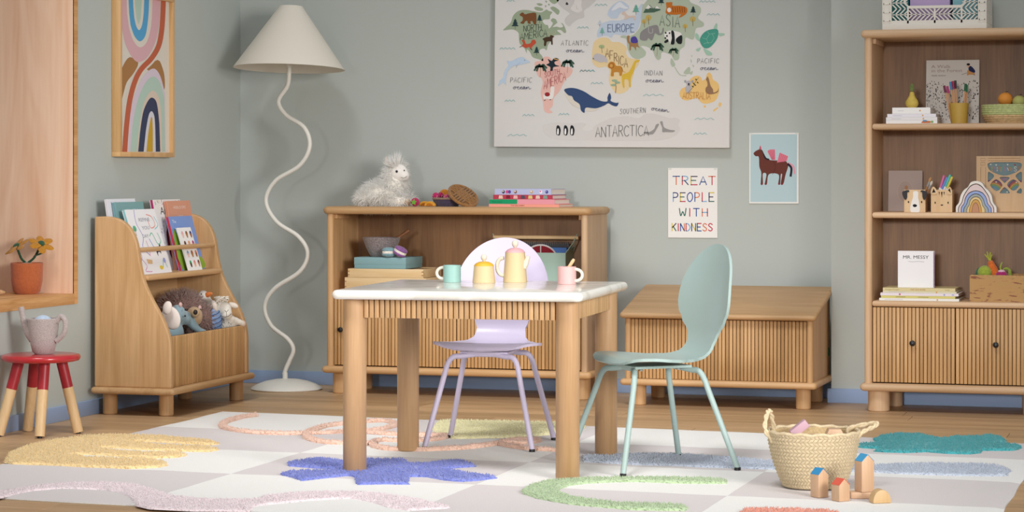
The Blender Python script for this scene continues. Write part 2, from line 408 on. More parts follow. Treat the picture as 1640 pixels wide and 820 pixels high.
# ---- toy chest with a sloping lid
tb = thing('toy_chest', 'oak toy chest with slatted front and sloping lid', 'toy chest', (2.06, -0.3, 0))
TX0, TX1, TY0, TY1 = 1.716, 2.404, -0.505, -0.115
legs(tb, [(1.758, -0.452), (2.362, -0.452), (1.762, -0.16), (2.358, -0.16)], 0.0265, 0.079, oak_z)
build(MB().slab(1.700, 2.420, TY0 - .015, TY1 + .012, 0.075, 0.099, .014), 'base_slab', oak_x, tb)
def lidz(y): return 0.318 + (y - (TY0 - .01)) / ((TY1 + .005) - (TY0 - .01)) * 0.085
for (a, b) in ((TX0, TX0 + .022), (TX1 - .022, TX1)):
    m_ = MB(); r = .011; n = 6
    pl = [(b, TY1), (a, TY1)] + [(a + r + r * math.cos(R(180 + 90 * k / n)), TY0 + r + r * math.sin(R(180 + 90 * k / n))) for k in range(n + 1)] + [(b - r + r * math.cos(R(270 + 90 * k / n)), TY0 + r + r * math.sin(R(270 + 90 * k / n))) for k in range(n + 1)]
    m_.rings([[(x, y, .099) for x, y in pl], [(x, y, lidz(y) - .001) for x, y in pl]])
    build(m_, 'side_panel', oak_z, tb)
fp = box('front_panel', tb, groove_m, TX0 + .022, TX1 - .022, TY0 + .018, TY0 + .03, .099, .3165, 0)
slat_row(fp, TX0 + .0225, TX1 - .0225, .0134, TY0 + .018, .010, .100, .3160)
box('back_panel', tb, oak_x, TX0 + .022, TX1 - .022, TY1 - .012, TY1, .099, .398, 0)
lid = MB(); ln = math.hypot(TY1 + .012 - (TY0 - .018), .087); lt = .021
lid.slab(1.700, 2.420, 0, ln, 0, lt, .016)
ang = math.atan2(0.085, (TY1 + .005) - (TY0 - .01)); rt = Matrix.Rotation(ang, 3, 'X')
lid.v = [tuple(rt @ Vector((0, p[1], p[2])) + Vector((p[0], TY0 - .018, lidz(TY0 - .018) + .0005))) for p in lid.v]
build(lid, 'lid', oak_x, tb)
build(MB().box(2.4045, 2.4052, -.16, -.135, .17, .20), 'care_label', plain('#2f7d4f', .7), tb)

# ---- front-facing book rack by the left wall
rk = thing('book_rack', 'oak book rack with curved sides, rail and slatted toy bin', 'book rack', (0.17, -1.02, 0))
RY0, RY1 = -1.372, -0.672
prof = crom([(.030, .693), (.075, .694), (.114, .687), (.145, .670), (.168, .644), (.184, .610), (.192, .575), (.199, .530), (.211, .481), (.226, .444), (.246, .406), (.270, .366), (.288, .335), (.304, .296), (.313, .262), (.316, .225)], 4, False) + [(.317, .1), (.026, .1), (.026, .690)]
for (a, b) in ((RY0, RY0 + .024), (RY1 - .024, RY1)):
    build(MB().prism(prof, 'y', a, b), 'side_panel', oak_z, rk, bevel=.005, seg=3, ang=30)
build(MB().slab(.018, .336, RY0 - .02, RY1 + .02, .077, .1005, .014), 'base_slab', oak_y, rk)
legs(rk, [(.058, -1.312), (.272, -1.312), (.075, -.715), (.283, -.715)], .0255, .079, oak_z)
box('back_panel', rk, oak_y, .0265, .036, RY0 + .024, RY1 - .024, .1, .60, 0)
build(MB().slab(.0365, .220, RY0 + .0245, RY1 - .0245, .470, .490, .003, .008), 'shelf', oak_y, rk)
build(MB().cyl((.182, RY0 + .02, .577), (.182, RY1 - .02, .577), .0085, n=18), 'rail', oak_y, rk)
bp_ = box('bin_front', rk, groove_m, .290, .300, RY0 + .024, RY1 - .024, .1, .278, 0)
slat_row_y(bp_, RY0 + .0245, RY1 - .0245, .0128, .300, .008, .101, .2785)
box('bin_floor', rk, oak_y, .0365, .29, RY0 + .024, RY1 - .024, .1005, .112, 0)

# ---- play table
def marble():
    m, nt, b = _new('white_marble'); L = nt.links
    tc = nt.nodes.new('ShaderNodeTexCoord'); n = nt.nodes.new('ShaderNodeTexNoise'); n.inputs['Scale'].default_value = 5.0; n.inputs['Detail'].default_value = 8; n.inputs['Distortion'].default_value = 1.6
    L.new(tc.outputs['Object'], n.inputs['Vector'])
    r = nt.nodes.new('ShaderNodeValToRGB'); r.color_ramp.elements[0].position = .36; r.color_ramp.elements[1].position = .5
    r.color_ramp.elements[0].color = lin('#d9d4ca'); r.color_ramp.elements[1].color = lin('#ece8df'); L.new(n.outputs['Fac'], r.inputs['Fac'])
    L.new(r.outputs['Color'], b.inputs['Base Color']); b.inputs['Roughness'].default_value = .14; b.inputs['Specular IOR Level'].default_value = .5
    return m
pt = thing('play_table', 'square play table with white marble top and thick round wooden legs', 'table', (1.760, -2.388, 0.007), R(3.2), local=True)
TZ = .514
build(MB().slab(-.354, .360, -.352, .352, TZ - .026, TZ, .022, .012), 'table_top', marble(), pt)
for (x, y) in ((-.305, -.277), (.305, -.277), (-.305, .277), (.305, .277)):
    build(MB().lathe([(.0305, 0), (.033, .003), (.033, TZ - .026)], (0, 0, 0), 32), 'leg', wood('#c9a27a', '#af885f', 'z', name='table_ash', rnd=.03), pt, loc=(x, y, 0))
for sgn in (-1, 1):
    ap = box('apron', pt, groove_m, -.275, .275, sgn * .277 - .008, sgn * .277 + .008, TZ - .079, TZ - .0265, 0)
    if sgn < 0: slat_row(ap, -.274, .274, .0152, -.285, .010, TZ - .0795, TZ - .027, gap=.0026, mat=oak_z)
    else: box('facing', ap, oak_x, -.274, .274, .285, .295, TZ - .0795, TZ - .027)
    ap = box('apron', pt, groove_m, sgn * .305 - .008, sgn * .305 + .008, -.245, .245, TZ - .079, TZ - .0265, 0)
    if sgn > 0: slat_row_y(ap, -.244, .244, .0152, .313, .010, TZ - .0795, TZ - .027, gap=.0026, mat=oak_z)
    else: box('facing', ap, oak_y, -.323, -.313, -.244, .244, TZ - .0795, TZ - .027)

# ---- moulded shell chairs
def chair(name, label, base, rotz, col, seat_h=.304, top_h=.632, foot=(.16, .165), round_back=1.0):
    """own frame: the sitter looks along -y"""
    c = thing(name, label, 'chair', base, rotz, local=True)
    pm = plain(col, .4, spec=.4, coat=.2); tm = plain(col, .42)
    prof = crom([(-.134, seat_h - .009), (-.126, seat_h + .000), (-.108, seat_h + .005), (-.07, seat_h + .005), (-.02, seat_h + .001), (.05, seat_h - .002), (.115, seat_h + .002), (.152, seat_h + .022), (.172, seat_h + .062), (.182, seat_h + .11), (.196, seat_h + .19), (.212, seat_h + .27), (.224, top_h)], 8, False)
    L = [0.0]
    for p, q in zip(prof, prof[1:]): L.append(L[-1] + math.dist(p, q))
    T = L[-1]
    ctrl = [(0, .0), (.004, .085), (.014, .122), (.034, .148), (.065, .165), (.105, .170), (.15, .160), (.20, .128), (.25, .096), (.285, .082), (.32, .078), (.35, .088), (.39, .127), (.415, .146), (.435, .1515)]
    back0 = .435; bl = T - back0
    def hw(s):
        if s >= back0:
            t = min(1.0, (s - back0) / bl); return .1515 * math.sqrt(max(0.0, 1 - t ** 2.0))
        for (a, wa), (b, wb2) in zip(ctrl, ctrl[1:]):
            if a <= s <= b:
                t = (s - a) / (b - a); t = t * t * (3 - 2 * t) if a > .1 else t; return wa + (wb2 - wa) * t
        return .15
    ns, nv = 64, 16; th = .0085
    # resample by length, denser at both tips
    ss = [T * (0.5 - 0.5 * math.cos(math.pi * (i + .3) / (ns + .6))) for i in range(ns + 1)]
    def at(s):
        for i in range(len(L) - 1):
            if L[i + 1] >= s:
                t = (s - L[i]) / max(1e-9, L[i + 1] - L[i]); a, b = prof[i], prof[i + 1]
                d = (b[0] - a[0], b[1] - a[1]); l = math.hypot(*d); return (a[0] + d[0] * t, a[1] + d[1] * t), (d[0] / l, d[1] / l)
        return prof[-1], (0, 1)
    top, bot = [], []
    for s in ss:
        (y, z), (dy, dz) = at(s); n = (-dz, dy); w = hw(s); rt_, rb = [], []
        dish = .003 if s < .2 else (.003 + .019 * min(1, (s - .2) / .3))
        for j in range(nv + 1):
            v = -1 + 2 * j / nv; x = v * w; up = dish * (x / .15) ** 2
            if s < .06: up -= .010 * (x / .15) ** 2 * 0
            rt_.append((x, y + n[0] * (up + th), z + n[1] * (up + th))); rb.append((x, y + n[0] * up, z + n[1] * up))
        top.append(rt_); bot.append(rb)
    rings_ = [t + list(reversed(b)) for t, b in zip(top, bot)]
    build(MB().rings(rings_), 'seat_shell', pm, c, ang=50)
    fx, fy = foot
    zt = seat_h - .016
    for sx in (-1, 1):
        for sy in (-1, 1):
            f = Vector((sx * fx, (-fy if sy < 0 else fy), .006)); k = Vector((sx * .105, sy * .105, zt - .014)); e = Vector((sx * .03, sy * .075, zt - .004))
            kn = k + (k - f).normalized() * 0.0
            path = [e, e.lerp(k, .6)] + [tuple((1 - t) ** 2 * a + 2 * t * (1 - t) * b + t * t * d for a, b, d in zip(e.lerp(k, .62), k + Vector((0, 0, .012)), k.lerp(f, .16))) for t in (.15, .3, .45, .6, .75, .9, 1.0)] + [k.lerp(f, .5), f]
            build(MB().tube(path, .0085, 12), 'leg', tm, c)
            build(MB().cyl((f.x, f.y, 0), (f.x, f.y, .008), .0095, .0092, 14), 'foot_cap', black_m, c)
    fr_ = MB()
    fr_.tube([(-.03, -.075, zt - .004), (.03, -.075, zt - .004)], .0085, 12); fr_.tube([(-.03, .075, zt - .004), (.03, .075, zt - .004)], .0085, 12)
    fr_.box(-.075, .075, -.09, .09, zt - .003, zt + .004)
    build(fr_, 'under_frame', tm, c)
    for (x, y) in ((-.05, -.06), (.05, -.06), (-.05, .06), (.05, .06)):
        build(MB().cyl((x, y, zt - .010), (x, y, zt - .002), .006, n=10), 'bolt', metal, c)
    return c
chair('lilac_chair', 'pale lilac moulded chair tucked behind the play table', (1.633, -1.908, 0.007), R(4), '#cfc5dc', foot=(.167, .165))
chair('green_chair', 'sage green moulded chair with oval back beside the play table', (2.238, -2.308, 0.007), math.atan2(-.766, .643), '#a3b8b3', foot=(.18, .18))

# ---- red stool
st = thing('stool', 'small round stool with glossy red seat and red dipped legs', 'stool', (.140, -1.99, 0))
redm = plain('#b8252f', .28, coat=.4)
build(MB().lathe([(.0, .238), (.112, .238), (.122, .241), (.1265, .2475), (.1265, .2535), (.123, .2585), (.114, .261), (.0, .2615)], (.140, -1.99, 0), 56, cap0=False, cap1=False), 'seat', redm, st)
for (px_, py_, tx, ty) in ((.035, -2.075, .085, -2.035), (.048, -1.905, .095, -1.945), (.186, -2.088, .176, -2.035), (.240, -1.925, .192, -1.95)):
    f, t = Vector((px_, py_, .005)), Vector((tx, ty, .240)); mdl = f.lerp(t, .62)
    lg = build(MB().cyl(f, mdl, .0165, .0172, 20), 'leg', beech_z, st)
    build(MB().cyl(mdl, t, .0174, .0178, 20), 'painted_top', plain('#a31f2b', .4), lg)
    build(MB().cyl((px_, py_, 0), (px_, py_, .006), .008, n=12), 'foot_pad', black_m, lg)

# ---- wavy floor lamp
LY = -.236; LX = ony(459, 622, LY).x
lp = thing('floor_lamp', 'white floor lamp with wavy stem and cone shade in the corner', 'floor lamp', (LX, LY, 0))
lampm = plain('#e8e5dc', .45)
build(MB().lathe([(0, 0), (.136, 0), (.140, .004), (.136, .009), (.115, .021), (.085, .032), (.05, .039), (.012, .042), (0, .042)], (LX, LY, 0), 56, cap0=False, cap1=False), 'base', lampm, lp)
build(MB().cyl((LX - .006, LY, .041), (LX - .006, LY, .066), .0105, .010, 18), 'collar', lampm, lp)
sp = [(455, 600), (459, 588), (464, 577), (470, 560), (461, 543), (434, 521), (424, 490), (440, 462), (480, 435), (493, 406), (478, 379), (443, 355), (426, 322), (441, 290), (480, 265), (496, 234), (487, 204), (458, 184), (446, 162), (460, 138), (463, 118), (463, 105)]
pts = [tuple(ony(x, y, LY)) for x, y in sp]
build(MB().tube(crom(pts, 8, False), .0085, 14), 'stem', lampm, lp)
sc_ = ony(463, 110, LY)
fab, nt_, b_ = _new('linen_shade'); b_.inputs['Base Color'].default_value = lin('#e3dccf'); b_.inputs['Roughness'].default_value = .9; b_.inputs['Specular IOR Level'].default_value = .1
_bump(nt_, b_, 700, .15, .001)
sh_ = MB().rings([[(r * math.cos(2 * math.pi * k / 72), r * math.sin(2 * math.pi * k / 72), z) for k in range(72)] for r, z in ((.2175, 0), (.046, .243), (.044, .2452), (.042, .243), (.2145, .0015))], closed=True)
rot_ = Matrix.Rotation(R(.7), 3, 'Y') @ Matrix.Rotation(R(-3.0), 3, 'X')
sh_.v = [tuple(rot_ @ Vector(p) + sc_) for p in sh_.v]
build(sh_, 'lamp_shade', fab, lp, ang=60)
soc = MB().cyl(sc_ + Vector((0, 0, .005)), sc_ + Vector((0, 0, .07)), .0125, n=18)
build(soc, 'socket', lampm, lp)
for k in range(3):
    a = R(120 * k + 20); build(MB().cyl(sc_ + Vector((0, 0, .22)), sc_ + Vector((.046 * math.cos(a), .046 * math.sin(a), .222)), .0016, n=6), 'shade_spoke', metal, lp)
build(MB().cyl(sc_ + Vector((0, 0, .07)), sc_ + Vector((0, 0, .222)), .004, n=10), 'shade_rod', metal, lp)
# ================================================================== rug
import numpy as np
RUGZ = 0.006
def rowy(i, x): return (-1.15, -1.70, -2.245, -2.77, -3.385)[i] + (-.085, -.05, -.045, -.045, -.085)[i] * (x - .42)
COLX = (.415, 1.147, 1.874, 2.57, 3.285)
def weave(col):
    m, nt, b = _new('rug_wool'); b.inputs['Roughness'].default_value = .95; b.inputs['Specular IOR Level'].default_value = .1
    b.inputs['Sheen Weight'].default_value = .2
    n = _bump(nt, b, 330, .5, .003)
    r = nt.nodes.new('ShaderNodeValToRGB'); c = lin(col); r.color_ramp.elements[0].position = .3; r.color_ramp.elements[1].position = .7
    r.color_ramp.elements[0].color = tuple(x * .93 for x in c[:3]) + (1,); r.color_ramp.elements[1].color = tuple(min(1, x * 1.04) for x in c[:3]) + (1,)
    nt.links.new(n.outputs['Fac'], r.inputs['Fac']); nt.links.new(r.outputs['Color'], b.inputs['Base Color'])
    return m
rug_w, rug_g = weave('#f3f1ec'), weave('#dbd3d1')
rug = thing('rug', 'large pale checkered rug with raised colourful tufted shapes under the play table', 'rug', (1.85, -2.25, 0))
rb = MB()
NXc, NYc = 24, 20
def rug_pt(u, v):                                         # u 0..4 columns, v 0..4 rows
    i = min(int(u), 3); x = COLX[i] + (COLX[i + 1] - COLX[i]) * (u - i)
    j = min(int(v), 3); y = rowy(j, x) + (rowy(j + 1, x) - rowy(j, x)) * (v - j)
    e = mnoise.noise(Vector((x * 3.1, y * 3.1, 0))) * .012 * (1 if (u in (0, 4) or v in (0, 4)) else .25)
    return x + e, y + e * .8
for i in range(4):
    for j in range(4):
        vs, fs = [], []
        for b in range(NYc + 1):
            for a in range(NXc + 1):
                x, y = rug_pt(i + a / NXc, j + b / NYc)
                edge = (i == 0 and a == 0) or (i == 3 and a == NXc) or (j == 0 and b == 0) or (j == 3 and b == NYc)
                vs.append((x, y, RUGZ - (.003 if edge else 0) + .0012 * mnoise.noise(Vector((x * 9, y * 9, 2)))))
        for b in range(NYc):
            for a in range(NXc):
                p = b * (NXc + 1) + a; fs.append((p, p + 1, p + NXc + 2, p + NXc + 1))
        rb.add(vs, fs, (i + j) % 2, True)
# skirt down to the floor
per = [rug_pt(u / NXc, 0) for u in range(4 * NXc)] + [rug_pt(4, v / NYc) for v in range(4 * NYc)] + [rug_pt(4 - u / NXc, 4) for u in range(4 * NXc)] + [rug_pt(0, 4 - v / NYc) for v in range(4 * NYc)]
rb.rings([[(x, y, 0.0005) for x, y in per], [(x, y, RUGZ - .003) for x, y in per]], 0, False, False)
build(rb, 'woven_base', [rug_w, rug_g], rug)
def bright(c, k=1.10):
    l_ = [min(.92, x * k) for x in lin(c)[:3]]; return tuple(round(x * 12.92 if x <= .0031308 else 1.055 * x ** (1 / 2.4) - .055, 4) for x in l_)
def tuft(name, poly, col, h=.012, cell=.006, z0=RUGZ - .001, round_=.014, seed=1):
    P = np.array([(p[0], p[1]) for p in poly]); Q = np.roll(P, -1, axis=0)
    x0, y0 = P.min(0) - cell * 2; x1, y1 = P.max(0) + cell * 2
    xs = np.arange(x0, x1 + cell, cell); ys = np.arange(y0, y1 + cell, cell)
    X, Y = np.meshgrid(xs, ys); pts = np.stack([X.ravel(), Y.ravel()], 1)
    ins = np.zeros(len(pts), bool); dist = np.full(len(pts), 9.0); near = pts.copy()
    for a, b in zip(P, Q):
        c = ((a[1] > pts[:, 1]) != (b[1] > pts[:, 1]))
        xi = (b[0] - a[0]) * (pts[:, 1] - a[1]) / (b[1] - a[1] if b[1] != a[1] else 1e-12) + a[0]
        ins ^= c & (pts[:, 0] < xi)
        d = b - a; l2 = max(1e-12, d @ d); t = np.clip(((pts - a) @ d) / l2, 0, 1)
        pr_ = a + t[:, None] * d; dd = np.hypot(*(pts - pr_).T); m = dd < dist
        dist[m] = dd[m]; near[m] = pr_[m]
    sd = np.where(ins, dist, -dist); rng = np.random.RandomState(seed); n = len(pts)
    t = np.clip(sd / round_, 0, 1)
    z = z0 + .001 + h * .45 * np.sqrt(np.clip(1 - (1 - t) ** 2, 0, 1)) + (rng.rand(n) - .5) * .0025 * np.clip(t * 2, 0, 1)
    out = sd < 0; pos = np.where(out[:, None], near, pts); jt = np.where(sd > cell, 1.0, .25)
    pos = pos + (rng.rand(n, 2) - .5) * cell * .6 * jt[:, None]; z = np.where(out, z0, z)
    W, Hn = len(xs), len(ys); keep = (sd > -cell * 1.3).reshape(Hn, W); insg = ins.reshape(Hn, W)
    fs = []
    for j in range(Hn - 1):
        k = keep[j, :-1] & keep[j, 1:] & keep[j + 1, :-1] & keep[j + 1, 1:] & (insg[j, :-1] | insg[j, 1:] | insg[j + 1, :-1] | insg[j + 1, 1:])
        for i in np.nonzero(k)[0]:
            p = j * W + int(i); fs.append((p, p + 1, p + W + 1, p + W))
    used = sorted(set(i for f in fs for i in f)); mp_ = {u: k for k, u in enumerate(used)}
    mb = MB(); mb.add([(pos[u, 0], pos[u, 1], z[u]) for u in used], [tuple(mp_[i] for i in f) for f in fs], 0, True)
    col = bright(col); mt = plain(col, .97, .6, 500.0, .08, .35, .10)
    o = build(mb, name, mt, rug, fix=False, ang=180)
    o['label'] = name.replace('_', ' ') + ' raised from the rug'
    area_ = len(fs) * cell * cell
    fur('pile', o, o.data, col, int(area_ * 26000), .007 if h > .011 else .005, .0017, mt, .1, None, seed, .7)
    return o
def c3(p): return (p[0] / 2.93, 640 + p[1] / 2.93)
def c4(p): return (420 + p[0] / 2.828, 640 + p[1] / 2.828)
def c5(p): return (820 + p[0] / 3.905, 680 + p[1] / 3.905)
def c6(p): return (1180 + p[0] / 3.565, 640 + p[1] / 3.565)
def W2(pts, cf=None, z=.010): return [tuple(fl(*(cf(p) if cf else p), z))[:2] for p in pts]
def band(path, w):                                        # centre line on the floor to a closed outline
    P = [Vector(p) for p in path]; Lf, Rt = [], []
    for i, p in enumerate(P):
        d = (P[min(i + 1, len(P) - 1)] - P[max(i - 1, 0)]).normalized(); n = Vector((-d.y, d.x)) * w / 2
        Lf.append(tuple(p + n)); Rt.append(tuple(p - n))
    return Lf + Rt[::-1]
tuft('golden_hand_tuft', W2([(20, 290), (40, 250), (130, 215), (250, 190), (400, 172), (520, 165), (640, 168), (760, 172), (880, 183), (980, 192), (1030, 203), (1000, 208), (860, 202), (700, 193), (620, 192), (600, 198), (700, 209), (860, 217), (1000, 223), (1030, 232), (980, 240), (840, 238), (650, 230), (560, 224), (480, 220), (455, 227), (560, 241), (700, 248), (830, 248), (880, 258), (830, 267), (720, 271), (560, 262), (430, 254), (350, 253), (330, 261), (430, 272), (560, 276), (700, 280), (780, 292), (785, 305), (740, 315), (600, 318), (400, 312), (200, 302), (60, 298)], c3), '#f0cf98', .016, .006)
tuft('pink_wave_tuft', W2([(0, 428), (150, 403), (300, 387), (500, 384), (640, 394), (740, 424), (830, 450), (950, 463), (1150, 465), (1350, 450), (1640, 430), (1640, 456), (1450, 468), (1250, 487), (1190, 497), (1172, 518), (900, 516), (700, 506), (640, 492), (618, 455), (560, 430), (480, 416), (300, 412), (150, 422), (0, 456), (-200, 470), (-200, 440)], c3) , '#e9d9dc', .010, .006, seed=2)
tuft('pink_wave_tuft', W2([(0, 432), (150, 418), (300, 412), (450, 415), (560, 425), (700, 445), (850, 480), (850, 487), (760, 492), (660, 497), (560, 480), (480, 455), (400, 441), (250, 441), (120, 455), (0, 470)], c4), '#e9d9dc', .010, .006, seed=3)
tuft('violet_splash_tuft', W2([(80, 335), (130, 325), (250, 322), (365, 317), (365, 308), (250, 306), (120, 296), (115, 285), (180, 275), (240, 265), (320, 270), (375, 280), (480, 270), (560, 272), (640, 268), (665, 290), (740, 290), (860, 275), (910, 278), (970, 298), (900, 303), (800, 312), (850, 318), (950, 335), (1065, 350), (980, 362), (900, 367), (820, 360), (740, 345), (665, 345), (660, 378), (540, 378), (430, 380), (420, 345), (385, 340), (300, 350), (180, 362), (140, 350)], c4), '#7c86cc', .016, .006, seed=4)
pe1 = crom([(410, 663), (385, 667), (362, 674), (356, 681), (372, 686), (400, 690), (440, 692), (491, 692), (545, 690), (600, 687), (628, 681), (632, 676), (615, 672), (590, 673), (553, 676), (520, 681), (497, 688), (490, 694), (496, 701), (520, 706), (555, 708), (590, 709)], 5, False)
pe2 = crom([(590, 690), (640, 694), (700, 695), (712, 697), (700, 701), (650, 704), (610, 703), (596, 709), (615, 716), (660, 718), (705, 717), (752, 714), (792, 709), (825, 703), (855, 702), (861, 704), (843, 707), (812, 706), (800, 708), (820, 713), (845, 716), (892, 719), (915, 721)], 5, False)
for q, pth in enumerate((pe1, pe2)):
    L_ = [tuple(fl(*p, .014))[:2] for p in pth]
    mbp = MB(); mbp.tube([(x, y, RUGZ + .002) for x, y in L_], .011, 8)
    rngp = random.Random(q)
    mbp.v = [(x + (rngp.random() - .5) * .004, y + (rngp.random() - .5) * .004, min(z, RUGZ + .010 + rngp.random() * .003)) for x, y, z in mbp.v]
    pm_ = plain(bright('#eac6b2'), .97, .6, 500.0, .08, .35, .10); po = build(mbp, 'peach_loop_tuft', pm_, rug); fur('pile', po, po.data, None, 2600, .006, .0015, pm_, .1, lambda q: q.z > RUGZ, q + 31, .8)
tuft('lemon_block_tuft', W2([(800, 97), (900, 97), (1050, 100), (1200, 103), (1340, 108), (1465, 118), (1450, 132), (1340, 150), (1230, 163), (1050, 170), (860, 172), (785, 150), (770, 130)], c4), '#ece4b6', .018, .007, seed=6)
tuft('green_arch_tuft', W2([(1340, 345), (1345, 362), (1200, 363), (1000, 358), (800, 352), (640, 352), (480, 360), (360, 375), (290, 400), (300, 425), (380, 450), (500, 470), (650, 488), (850, 495), (1000, 498), (1080, 505), (1100, 520), (1080, 532), (950, 532), (750, 525), (550, 510), (350, 490), (180, 460), (80, 430), (60, 410), (110, 380), (200, 355), (300, 345), (450, 335), (650, 330), (850, 330), (1000, 332), (1250, 338)], c5), '#b4c8a0', .015, .006, seed=7)
tuft('pale_blue_bar_tuft', W2([(934, 729), (984, 727), (1050, 726), (1090, 727), (1140, 730), (1240, 738), (1300, 741), (1401, 744), (1490, 741.5), (1573, 743), (1600, 745), (1620, 752), (1612, 760), (1584, 761), (1460, 758), (1359, 753), (1240, 750), (1140, 747), (1030, 743), (934, 738)]), '#c0c8d6', .012, .007, seed=8)
tuft('teal_splash_tuft', W2([(668, 262), (720, 252), (790, 250), (850, 260), (800, 240), (780, 225), (830, 205), (920, 197), (1050, 200), (1120, 215), (1190, 222), (1250, 212), (1380, 212), (1440, 202), (1510, 215), (1540, 235), (1480, 248), (1400, 250), (1500, 252), (1600, 258), (1630, 272), (1580, 285), (1400, 285), (1390, 300), (1330, 305), (1200, 303), (1080, 292), (960, 298), (850, 295), (780, 290), (840, 275), (720, 272)], c6), '#48a6aa', .018, .007, seed=9)
tuft('coral_patch_tuft', W2([(15, 645), (40, 622), (150, 622), (300, 625), (500, 630), (590, 640), (590, 690), (300, 700), (15, 690)], c6), '#eda28c', .014, .006, seed=10)
# ================================================================== pictures on the walls
FONT = {
 'A': [[(0, 0), (.5, 1), (1, 0)], [(.16, .34), (.84, .34)]], 'C': [[(1, .85), (.7, 1), (.3, .95), (.02, .6), (.05, .3), (.3, .03), (.7, 0), (1, .15)]],
 'D': [[(.05, 0), (.05, 1)], [(.05, 1), (.5, .95), (.95, .6), (.9, .3), (.5, .03), (.05, 0)]], 'E': [[(.05, 0), (.05, 1)], [(.05, 1), (.95, 1)], [(.05, .52), (.75, .52)], [(.05, 0), (.95, 0)]],
 'F': [[(.05, 0), (.05, 1)], [(.05, 1), (.95, 1)], [(.05, .5), (.75, .5)]], 'H': [[(.05, 0), (.05, 1)], [(.95, 0), (.95, 1)], [(.05, .5), (.95, .5)]],
 'I': [[(.5, 0), (.5, 1)]], 'J': [[(.2, 1), (1, 1)], [(.62, 1), (.62, .25), (.4, 0), (.05, .15)]], 'K': [[(.05, 0), (.05, 1)], [(.95, 1), (.08, .45)], [(.3, .6), (.95, 0)]], 'L': [[(.1, 1), (.1, 0)], [(.1, 0), (.9, 0)]],
 'M': [[(0, 0), (.12, 1)], [(.12, 1), (.5, .35), (.88, 1)], [(.88, 1), (1, 0)]], 'N': [[(.05, 0), (.05, 1)], [(.05, 1), (.95, 0)], [(.95, 0), (.95, 1)]],
 'O': [[(.5, 1), (.12, .8), (0, .45), (.2, .08), (.55, 0), (.9, .25), (.98, .6), (.8, .92), (.5, 1)]], 'P': [[(.08, 0), (.08, 1)], [(.08, 1), (.7, .97), (.92, .75), (.7, .5), (.08, .45)]],
 'R': [[(.08, 0), (.08, 1)], [(.08, 1), (.7, .97), (.9, .75), (.65, .52), (.08, .48)], [(.4, .5), (.95, 0)]], 'S': [[(.92, .85), (.6, 1), (.2, .92), (.12, .7), (.5, .52), (.88, .32), (.8, .08), (.4, 0), (.05, .14)]],
 'T': [[(0, 1), (1, 1)], [(.5, 1), (.5, 0)]], 'U': [[(.05, 1), (.07, .3), (.3, 0), (.7, 0), (.93, .3), (.95, 1)]], 'W': [[(0, 1), (.2, .05), (.5, .6), (.8, .05), (1, 1)]],
 'Y': [[(0, 1), (.5, .5), (1, 1)], [(.5, .5), (.5, 0)]], 'G': [[(.95, .85), (.6, 1), (.2, .9), (.02, .5), (.2, .08), (.6, 0), (.95, .2), (.95, .48), (.6, .48)]], '.': [[(.4, .0), (.5, .06)]], '&': [[(1, 0), (.3, .75), (.5, 1), (.65, .8), (.1, .3), (.3, 0), (.9, .4)]]}
OCEAN = [(.45, .9), (.1, .5), (.4, .05), (.8, .45), (.5, .9), (.9, .85), (1.2, .8), (1.75, .75), (1.5, .9), (1.2, .5), (1.5, .05), (1.95, .2), (2.1, .45), (2.5, .6), (2.4, .9), (2.1, .6), (2.25, .1), (2.7, .15), (3.3, .8), (3.0, .9), (2.8, .45), (3.0, .05), (3.35, .4), (3.4, .85), (3.4, .2), (3.6, .1), (3.85, .85), (3.9, .05), (4.1, .7), (4.4, .85), (4.5, .2), (4.7, .05), (5.1, .3)]
